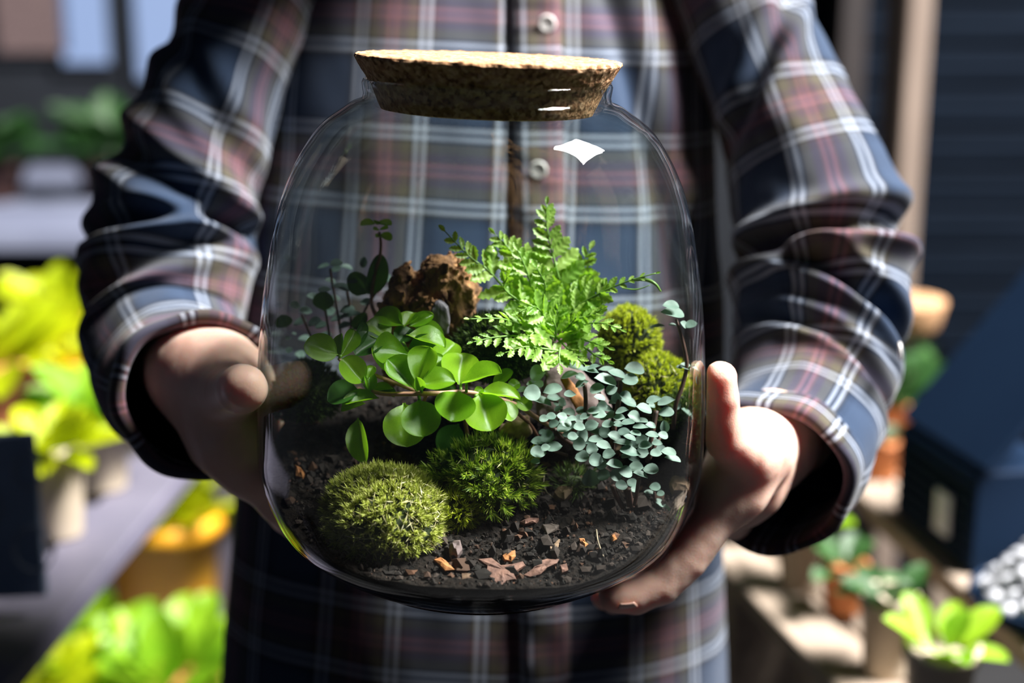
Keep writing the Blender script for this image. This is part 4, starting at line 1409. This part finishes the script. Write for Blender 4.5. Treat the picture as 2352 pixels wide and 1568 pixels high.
# ------------------------------------------------------------------ driftwood, bark and stones
def slab(name, label, cat, outline, y, thick, m, noise=(.0015, 300), vox=.0014, rnd=.0012, zoom=None, parent=None, lean=0.0, rough=0.0):
    """a rough solid: the outline seen in the photo given a real depth, rounded and worn"""
    pts = np.array([(zoom[0] + a / zoom[2], zoom[1] + b / zoom[2]) if zoom else (a, b) for a, b in outline], float)
    Wp = np.array([W(a, b, y) for a, b in pts])
    c = Wp.mean(0)
    P2 = Wp[:, [0, 2]]

    def fn(P):
        x, z, yy = P[..., 0], P[..., 2], P[..., 1]
        best = np.full(x.shape, 1e9, np.float32)
        ins = np.zeros(x.shape, bool)
        for i in range(len(P2)):
            (ax, az), (bx, bz) = P2[i], P2[(i + 1) % len(P2)]
            dx, dz = bx - ax, bz - az
            t = np.clip(((x - ax) * dx + (z - az) * dz) / (dx * dx + dz * dz), 0, 1)
            best = np.minimum(best, (x - ax - t * dx) ** 2 + (z - az - t * dz) ** 2)
            cr = ((az > z) != (bz > z))
            xi = (bx - ax) * (z - az) / (bz - az if abs(bz - az) > 1e-9 else 1e-9) + ax
            ins ^= cr & (x < xi)
        d2 = np.sqrt(best) * np.where(ins, -1, 1)
        yc = y + lean * (z - c[2])
        dy = np.abs(yy - yc) - thick / 2
        q = np.maximum(d2, dy + .25 * np.maximum(0, d2 + thick * .4))
        q = smin(-q, -dy, rnd) * -1 - 0
        q = q + noise[0] * snoise(P, noise[1], 4, int(abs(c[0]) * 9999) % 11) - rnd * .4
        if rough:
            q = q + rough * (np.abs(snoise(P * np.array([1, 1, .45], np.float32), 330, 2, 7)) - .3) + rough * .5 * snoise(P, 900, 2, 3)
        return q
    lo, hi = Wp.min(0) - .005, Wp.max(0) + .005
    lo[1], hi[1] = y - thick / 2 - .006 - abs(lean) * .04, y + thick / 2 + .006 + abs(lean) * .04
    v, f = sdf_mesh(fn, lo, hi, vox)
    o = obj(name, v, f, m, parent)
    if parent is None:
        tag(o, label, cat)
    return o


dw = slab('driftwood', 'rough brown rotten driftwood stump standing behind the glossy jade plant', 'wood',
          [(884, 700), (893, 672), (905, 640), (917, 613), (936, 612), (948, 636), (968, 630), (985, 604), (1012, 592), (1042, 588), (1056, 606), (1062, 640), (1084, 660), (1088, 690), (1082, 760), (1082, 860), (900, 860), (890, 760)], .030, .040, M_WOOD, (.0036, 200), .0010, .0006, rough=.0042)
slab('splinter', None, None, [(992, 718), (1000, 694), (1010, 690), (1028, 706), (1032, 735), (1028, 765), (1008, 775), (996, 750)], .004, .006, M_SLATE, (.0006, 400), .0010, parent=dw)['label'] = 'dark charred splinter'
slab('bark_block', 'mauve brown bark block standing under the silver creeper', 'bark',
     [(450, 300), (520, 270), (640, 285), (760, 310), (840, 400), (960, 480), (1030, 590), (1000, 720), (800, 760), (600, 740), (380, 680), (390, 560), (430, 430)], .002, .016, M_MAUVE, (.0016, 260), .0013, zoom=Z4, lean=.5)
slab('bark_strip', 'orange bark strip leaning on the mauve bark block', 'bark', [(590, 370), (640, 360), (700, 420), (760, 500), (800, 560), (800, 690), (740, 640), (680, 540), (640, 450)], -.012, .004, M_ORANGE, (.0006, 400), .0009, zoom=Z4, lean=.5)
slab('bark_lump', 'small crumbly tan bark lump beside the trailing jade stem', 'bark', [(1150, 985), (1175, 960), (1212, 962), (1222, 990), (1205, 1006), (1165, 1002)], -.016, .012, M_TAN, (.0016, 420), .0010)


def chip(label, outline, m, thick=.0022, tilt=.5, cat='bark chip', name='bark_chip'):
    """a flat flake lying on the soil: outline in pixels, laid on the soil surface"""
    pts = np.array(outline, float)
    c = pts.mean(0)
    y = float(on_soil(*c)[1])
    ring = []
    for a, b in pts:
        yy = y + (c[1] - b) / 4200 * (1 - tilt) * 2.2
        ring.append(inside(W(a, b, yy - .003), .0012))
    R_ = np.array(ring)
    n = len(R_)
    ce = R_.mean(0)
    nm = np.array([0.1, -tilt, 1 - tilt * .4])
    nm /= np.linalg.norm(nm)
    up = nm * thick
    jit = rng.normal(size=(n, 3)) * .0003
    top_, mid_ = R_ + up * .5 + jit, (R_ - ce) * 1.03 + ce
    bot = R_ - up * .5
    inn = (R_ - ce) * .5 + ce + up * .75 + rng.normal(size=(n, 3)) * .0005
    V = np.vstack([bot, mid_, top_, inn, [ce + up * .7], [ce - up * .5]])
    V = np.array([inside(q, .001) for q in V])
    F_ = grid_faces(4, n, True) + [[3 * n + j, 3 * n + (j + 1) % n, 4 * n] for j in range(n)] + [[(j + 1) % n, j, 4 * n + 1] for j in range(n)]
    o = obj(name, V, F_, m, smooth=False)
    tag(o, label, cat, 'bark chips on the soil')
    return o


chip('large ragged reddish bark chip at the front of the soil', [(1098, 1285), (1125, 1282), (1150, 1298), (1178, 1300), (1200, 1290), (1206, 1300), (1180, 1318), (1186, 1332), (1162, 1336), (1150, 1348), (1130, 1334), (1118, 1318), (1122, 1302)], M_BARK)
chip('long reddish bark chip slanting up to the right, front right of the ragged one', [(1202, 1320), (1222, 1310), (1236, 1292), (1256, 1283), (1284, 1284), (1278, 1294), (1258, 1304), (1240, 1318), (1215, 1326)], M_BARK)
chip('bright orange bark chip shaped like a leaf, above the ragged reddish chip', [(1154, 1280), (1164, 1272), (1180, 1268), (1182, 1280), (1174, 1290), (1160, 1288)], M_ORANGE, .003)
chip('orange bark chip lying against the foot of the large moss cushion', [(996, 1286), (1012, 1282), (1026, 1290), (1044, 1308), (1022, 1310), (1010, 1298)], M_ORANGE)
chip('flat striped brown bark chip low at the front glass', [(1062, 1318), (1096, 1320), (1098, 1333), (1064, 1332)], noisy('striped_bark', (.10, .05, .03), (.22, .13, .08), 300, .8, stretch=(1, 1, 6)))
chip('slim rust brown bark chip in the shade in front of the star moss', [(1194, 1200), (1215, 1192), (1238, 1194), (1232, 1202), (1205, 1206)], M_BARK)
chip('dull brown bark chip right of the slim rust brown one', [(1244, 1208), (1262, 1204), (1284, 1208), (1278, 1218), (1256, 1228)], noisy('dull_bark', (.05, .035, .028), (.12, .085, .07), 200, .8))
chip('small vivid orange bark chip on dark soil, right of centre', [(1330, 1240), (1340, 1238), (1342, 1248), (1349, 1252), (1344, 1260), (1338, 1254)], M_ORANGE, .003)
chip('tiny rust bark chip nearest the right end of the bare soil', [(1402, 1234), (1412, 1228), (1416, 1242), (1408, 1246)], M_ORANGE, .003)
chip('pale tan bark chip standing in the middle of the dark soil', [(1262, 1258), (1276, 1246), (1286, 1242), (1282, 1256), (1268, 1266)], M_TAN, .003)
chip('knobbly tan bark lump on soil under the left of the silver creeper', [(1270, 1140), (1282, 1126), (1300, 1128), (1312, 1128), (1310, 1144), (1294, 1156), (1280, 1150)], M_TAN, .008)
chip('square tan bark block against the right side of the glass', [(1538, 1108), (1572, 1106), (1582, 1122), (1576, 1138), (1546, 1138), (1538, 1124)], M_TAN, .009)
chip('orange bark chip against the left side of the glass', [(676, 1072), (690, 1078), (700, 1092), (696, 1100), (680, 1098)], M_ORANGE, .004)
chip('brown bark scrap right of the long reddish chip', [(1286, 1300), (1300, 1296), (1304, 1312), (1290, 1318)], M_BARK)
chip('round grey brown crumb beside the foot of the large moss cushion', [(1030, 1262), (1042, 1250), (1058, 1254), (1062, 1270), (1050, 1284), (1036, 1278)], M_MAUVE, .008)
chip('tan bark scrap among the leaves of the silver creeper', [(1410, 1026), (1424, 1022), (1428, 1036), (1414, 1040)], M_TAN, .004)


def root_hair(label, pts, r=.0003, m=None):
    v, f = tube(catmull([W(a, b, float(on_soil(a, b)[1]) - .004 + k) for a, b, k in pts], 24), r, 6)
    o = obj('rootlet', v, f, m or M_STRAW2)
    return tag(o, label, 'rootlet')


M_STRAW2 = noisy('dry_root', (.20, .15, .10), (.36, .28, .19), 200, .7)
root_hair('thin pale rootlet hooking down from the star moss to the knobbly bark lump', [(1250, 1092, 0), (1249, 1112, 0), (1256, 1130, 0), (1270, 1142, 0)])
root_hair('fine straw coloured rootlet lying on bare soil at the right', [(1370, 1216, 0), (1373, 1240, 0), (1380, 1262, 0), (1386, 1278, 0)], .0004)
root_hair('dark curled rootlet arching over the star moss cushion', [(1126, 1040, -.01), (1124, 1014, -.02), (1150, 1002, -.02), (1200, 1008, -.02)], .0003, M_STEM)

# ------------------------------------------------------------------ display benches and the plants on them
BL = math.atan2(.10, 1.0)


def leafmeshes(m):
    return [leaf_mesh('broad_leaf', OVATE, 8, 4, .25, -.25, .03, mat_=m), leaf_mesh('round_blade', ROUND, 8, 4, .25, -.2, .03, mat_=m, seed=3)]


LEAFY = {'y': leafmeshes(M_YLEAF), 'g': leafmeshes(M_GLEAF), 'd': leafmeshes(M_DLEAF)}


def potted(name, label, cat, c, r, h, potm, kind, n, ll, spread=1.0, up=.6, group=None, taper=.78, seed=0, rim=True, foli=.0):
    """a pot with a lip, soil and a crown of separate leaves"""
    g = np.random.default_rng(seed + 11)
    t = thing(name, label, cat, c, group or 'potted plants on the display benches')
    c = np.array(c)
    pr = [(.0005, 0), (r * taper, 0), (r * taper * 1.02, .004), (r * .97, h * .82)] + ([(r * 1.07, h * .82), (r * 1.08, h)] if rim else [(r, h)]) + [(r * .95, h), (r * .92, h * .88), (.0005, h * .88)]
    v, f = lathe(pr, 36, c)
    obj('pot', v, f, potm, t)
    top_ = c + (0, 0, h * .9)
    for k in range(n):
        a = k * 2.399 + g.uniform(-.4, .4)
        el = up + g.uniform(-.45, .5)
        rr_ = math.sqrt((k + .5) / n)
        el = el + (1 - rr_) * .6
        d = Vector((math.cos(a) * math.cos(el), math.sin(a) * math.cos(el), math.sin(el)))
        L = ll * g.uniform(.75, 1.2)
        b = Vector(top_) + Vector((math.cos(a), math.sin(a), 0)) * rr_ * r * .7 * spread + Vector((0, 0, foli * g.uniform(0, 1)))
        n_ = Vector((0, 0, 1)) - d * d.z
        n_ = (n_ + Vector((0, -.2, 0))).normalized()
        n_ = (n_ - d * n_.dot(d)).normalized()
        s = n_.cross(d)
        wd = L * .62
        M = Matrix(((d.x * L, s.x * wd, n_.x * L, b.x), (d.y * L, s.y * wd, n_.y * L, b.y), (d.z * L, s.z * wd, n_.z * L, b.z), (0, 0, 0, 1)))
        put('leaf', LEAFY[kind][k % 2], M, t)
    return t


def bench(name, label, px0, py0, px1, py1, z, side, depth, m, rail_h=.05, low=None):
    """a plank bench whose front edge runs between two pixels at height z"""
    A, B = WZ(px0, py0, z), WZ(px1, py1, z)
    t = thing(name, label, 'bench', ((A[0] + B[0]) / 2 + side * depth / 2, (A[1] + B[1]) / 2, 0))
    L = math.hypot(*(B - A)[:2])
    ang = math.atan2(B[1] - A[1], B[0] - A[0])
    u = np.array([math.cos(ang), math.sin(ang), 0])
    nrm = np.array([-u[1], u[0], 0])
    if nrm[0] * side < 0:
        nrm = -nrm
    mid = (A + B) / 2
    obj('rail', *box(mid + nrm * .012 - (0, 0, .012), (L, rail_h, .024), ang, .002), m, t, smooth=False)
    np_ = max(2, int(depth / .11))
    for k in range(np_):
        obj('plank', *box(mid + nrm * (.030 + (k + .5) * (depth - .03) / np_) - (0, 0, .022), (L, (depth - .03) / np_ - .006, .022), ang, .002), m, t, smooth=False)
    for s in (-.48, .48):
        for q in (.03, depth - .03):
            obj('leg', *box(mid + u * L * s + nrm * q + np.array([0, 0, -z + (z - .03) / 2]), (.045, .045, z - .03), ang, .002), m, t, smooth=False)
    if low:
        for k in range(np_):
            obj('lower_plank', *box(mid + nrm * (.030 + (k + .5) * (depth - .03) / np_) + np.array([0, 0, low - z]), (L, (depth - .03) / np_ - .006, .022), ang, .002), m, t, smooth=False)
    return t, A, B, u, nrm


# left bench
ZB = .78
bl, *_r = bench('plant_bench', 'grey plant bench running back along the left with potted plants on it', -120, 1640, 575, 868, ZB, -1, .62, M_RAIL, .07, low=.40)
# far pale slab table behind it
far = thing('slab_table', 'long pale slab table far behind the left bench', 'table', (-2.0, 3.0, 0))
obj('slab', *box((-2.0, 3.1, .80), (2.5, 1.3, .05), 0, .004), M_TABLE, far, smooth=False)
for sx_ in (-3.1, -.9):
    for sy_ in (2.55, 3.6):
        obj('leg', *box((sx_, sy_, .3875), (.07, .07, .775), 0, .003), M_RAIL, far, smooth=False)


def at(px, py, z):
    q = WZ(px, py, z)
    return (q[0], q[1], z)


potted('potted_plant', 'lime leaved plant in a tall cream cup near the front of the left bench', 'potted plant', at(132, 1228, ZB), .034, .105, M_CREAM, 'y', 46, .050, 1.25, .35, seed=1, rim=False)
potted('potted_plant', 'leafy green and lime plant in a cream cup behind the front cup', 'potted plant', at(235, 1120, ZB), .036, .085, M_CREAM, 'g', 34, .075, 1.2, .55, seed=2)
potted('potted_plant', 'broad lime leaved plant in a terracotta pot at the far left edge', 'potted plant', at(-5, 985, ZB), .060, .10, M_TERRA, 'y', 22, .095, 1.1, .45, seed=3)
potted('potted_plant', 'yellow leaved plant in a terracotta pot beside the sleeve on the left', 'potted plant', at(160, 860, ZB), .065, .09, M_TERRA, 'y', 22, .085, 1.1, .6, seed=4)
potted('potted_plant', 'small plant in an amber yellow pot beside the sleeve on the left', 'potted plant', at(172, 960, ZB), .042, .085, M_AMBER, 'y', 10, .05, 1.0, .6, seed=5)
potted('potted_plant', 'lime plant in a cream pot on the bench below the left sleeve', 'potted plant', at(420, 1000, ZB), .04, .07, M_CREAM, 'y', 20, .06, 1.1, .6, seed=16)
# lower shelf, seen past the rail
ZL = .413
potted('potted_plant', 'lime plant in a large amber pot on the lower shelf at the left', 'potted plant', at(385, 1420, ZL), .088, .175, M_AMBER, 'y', 26, .085, 1.1, .5, seed=6)
potted('potted_plant', 'bushy green plant in a terracotta pot low at the bottom left', 'potted plant', at(205, 1660, ZL), .075, .08, M_TERRA, 'g', 34, .085, 1.2, .6, seed=7)
potted('potted_plant', 'lime green plant in a terracotta pot under the amber pot at the left', 'potted plant', at(395, 1680, ZL), .075, .085, M_TERRA, 'g', 34, .08, 1.2, .55, seed=8)
potted('potted_plant', 'lime plant in an amber pot at the bottom left behind the rail', 'potted plant', at(60, 1790, ZL), .07, .09, M_AMBER, 'y', 26, .08, 1.2, .55, seed=9)
# slate sign leaning on the bench front
sg = thing('slate_sign', 'dark slate sign with chalk rings leaning on the left bench rail', 'sign', W(40, 1390, .40))
a_, b_ = W(-90, 985, .46), W(95, 1385, .43)
cx_, cz_ = (a_[0] + b_[0]) / 2, (a_[2] + b_[2]) / 2
obj('slate', *box((cx_, .445, cz_), (b_[0] - a_[0], .010, a_[2] - b_[2]), .12, .002), M_SLATEB, sg, smooth=False)
for k, (ox, oz, r_) in enumerate([(.028, -.030, .018), (.03, .045, .014), (-.01, .012, .012)]):
    tt_ = np.linspace(0, 2 * np.pi, 25)
    v, f = tube(np.stack([cx_ + ox + r_ * np.cos(tt_), .4385 + .12 * (ox + r_ * np.cos(tt_)), cz_ + oz + r_ * np.sin(tt_) * 1.2], 1), .0012, 6)
    obj('chalk_ring', v, f, M_CHALK, sg)

# shrubs and pots beyond the slab table, dark
for k, (px_, py_, r_, kd, lb) in enumerate([(10, 170, .20, 'd', 'dark shrub in a pot on the slab table, at the left edge'), (300, 150, .22, 'd', 'dark shrub in a pot on the slab table beneath the blue window')]):
    q = W(px_, py_ + 260, 3.1)
    potted('potted_shrub', lb, 'potted plant', (q[0], (2.95, 3.0)[k], .825), .11, .10, M_DARKPOT, kd, 40, .125, 1.2, .5, seed=20 + k, foli=.06)

# right bench (one plank deep, so light falls past it) and a low bench in front of it
br, A, B, u, nr_ = bench('plant_bench', 'narrow pine plant bench running back along the right under the navy box', 2560, 1636, 1840, 995, .76, 1, .24, M_PINEX, .05)
b2, *_r = bench('low_plant_bench', 'low pine bench at the lower right between the sleeve and the tall bench', 2010, 1620, 1655, 1255, .70, 1, .10, M_PINEX, .06)
# cork-topped jar with moss on the right bench
jq = at(2050, 965, .76)
mj = thing('moss_jar', 'cork topped glass jar of green moss on the right bench behind the sleeve', 'jar', jq)
v, f = lathe([(.0005, .004), (.055, .004), (.060, .012), (.060, .118), (.050, .130), (.050, .138), (.048, .138), (.048, .130), (.0575, .117), (.0575, .014), (.0005, .008)], 40, jq)
obj('glass', v, f, GLASS, mj)
v, f = lathe([(.0005, .010), (.056, .012), (.057, .085), (.045, .105), (.0005, .112)], 30, jq, .0)
obj('moss_fill', v + .004 * snoise(v, 90, 3, 3)[:, None] * np.array([.3, .3, 1]), f, noisy('jar_moss', (.01, .05, .006), (.05, .14, .015), 60, .9, .5), mj)
v, f = lathe([(.0005, .128), (.047, .128), (.054, .140), (.062, .172), (.0615, .175), (.0005, .175)], 40, jq)
obj('cork_lid', v, f, CORK, mj)
# navy box with a white label, lying along the bench, and a tilted navy lid
A0, B0 = WZ(2215, 1318, .762), WZ(2045, 1180, .762)
nb = thing('navy_box', 'ribbed navy box with a pale label and a tilted open lid on the right bench', 'box', (A0 + B0) / 2)
bu = (B0 - A0) / np.linalg.norm(B0 - A0)
bn = np.array([bu[1], -bu[0], 0])
if bn[0] < 0:
    bn = -bn
bl_ = float(np.linalg.norm(B0 - A0))
bang = math.atan2(bu[1], bu[0])
obj('body', *box((A0 + B0) / 2 + bn * .055 + (0, 0, .055), (bl_, .10, .108), bang, .003), M_NAVYBOX, nb, smooth=False)
for k in range(7):
    obj('rib', *box((A0 + B0) / 2 + bn * .003 + (0, 0, .018 + k * .013), (bl_ - .01, .004, .005), bang, .001), M_NAVYBOX, nb, smooth=False)
obj('label', *box(A0 + (B0 - A0) * .30 + bn * -.001 + (0, 0, .048), (.030, .005, .046), bang, .001), M_PAPER, nb, smooth=False)
Mx = Matrix.Translation(Vector((A0 + B0) / 2 + bn * .012 + np.array([0, 0, .112]))) @ Matrix.Rotation(bang, 4, 'Z') @ Matrix.Rotation(math.radians(40) * (1 if (np.cross([0, 0, 1], bu) @ bn) < 0 else -1), 4, 'X')
v, f = box((0, 0, .12), (bl_ + .02, .008, .24), 0, .002)
obj('lid', np.array([Mx @ Vector(q) for q in v]), f, M_NAVYBOX, nb, smooth=False)
# white pebbles heaped in a tray beside the box
tq = WZ(2440, 1400, .764)
tr = thing('pebble_tray', 'shallow navy tray of white pebbles at the right edge of the bench', 'tray', tq)
v1 = lathe([(.0005, 0), (.082, 0), (.088, .016), (.085, .016), (.080, .003), (.0005, .003)], 32, tq)
obj('tray', *v1, M_NAVYBOX, tr)
g5 = np.random.default_rng(5)
for k in range(70):
    a = k * 2.399
    fr_ = math.sqrt((k + .5) / 70)
    r_ = fr_ * .074
    s_ = g5.uniform(.011, .016)
    v = ico * (1 + .12 * g5.normal(size=(12, 1))) * np.array([s_, s_ * .8, s_ * .62])
    v = v + tq + np.array([r_ * math.cos(a), r_ * math.sin(a), .012 + .085 * (1 - fr_) ** 1.1])
    o = obj('white_pebble', v, [list(q) for q in icf], M_WHITE)
    tag(o, 'white pebble heaped in the shallow tray at the right edge', 'pebble', 'white pebbles in the tray')
# pots on the right tiers
potted('potted_plant', 'dark leaved plant behind the button of the right cuff, on the right bench', 'potted plant', at(2030, 1010, .76), .04, .06, M_TERRA, 'd', 26, .07, 1.1, .6, seed=31)
potted('potted_plant', 'small plant in an orange terracotta pot below the right cuff', 'potted plant', at(2010, 1090, .76), .034, .05, M_TERRA, 'd', 8, .03, 1, .5, seed=32)
potted('potted_plant', 'green plant in a cream pot on the low bench beside the right sleeve', 'potted plant', at(1835, 1345, .70), .027, .085, M_CREAM, 'g', 12, .042, 1.1, .6, seed=33)
potted('potted_plant', 'small plant in a terracotta pot on the low bench, right of the green one', 'potted plant', at(1935, 1400, .70), .024, .055, M_TERRA, 'd', 8, .035, 1, .5, seed=34)
potted('potted_plant', 'dark plant in a tall cream pot on the low bench at the bottom right', 'potted plant', at(2030, 1545, .70), .026, .085, M_CREAM, 'd', 9, .04, 1, .5, seed=35)
potted('potted_plant', 'green plant in a cream pot at the bottom right corner of the low bench', 'potted plant', at(2150, 1660, .70), .032, .08, M_CREAM, 'g', 9, .04, 1, .5, seed=36)
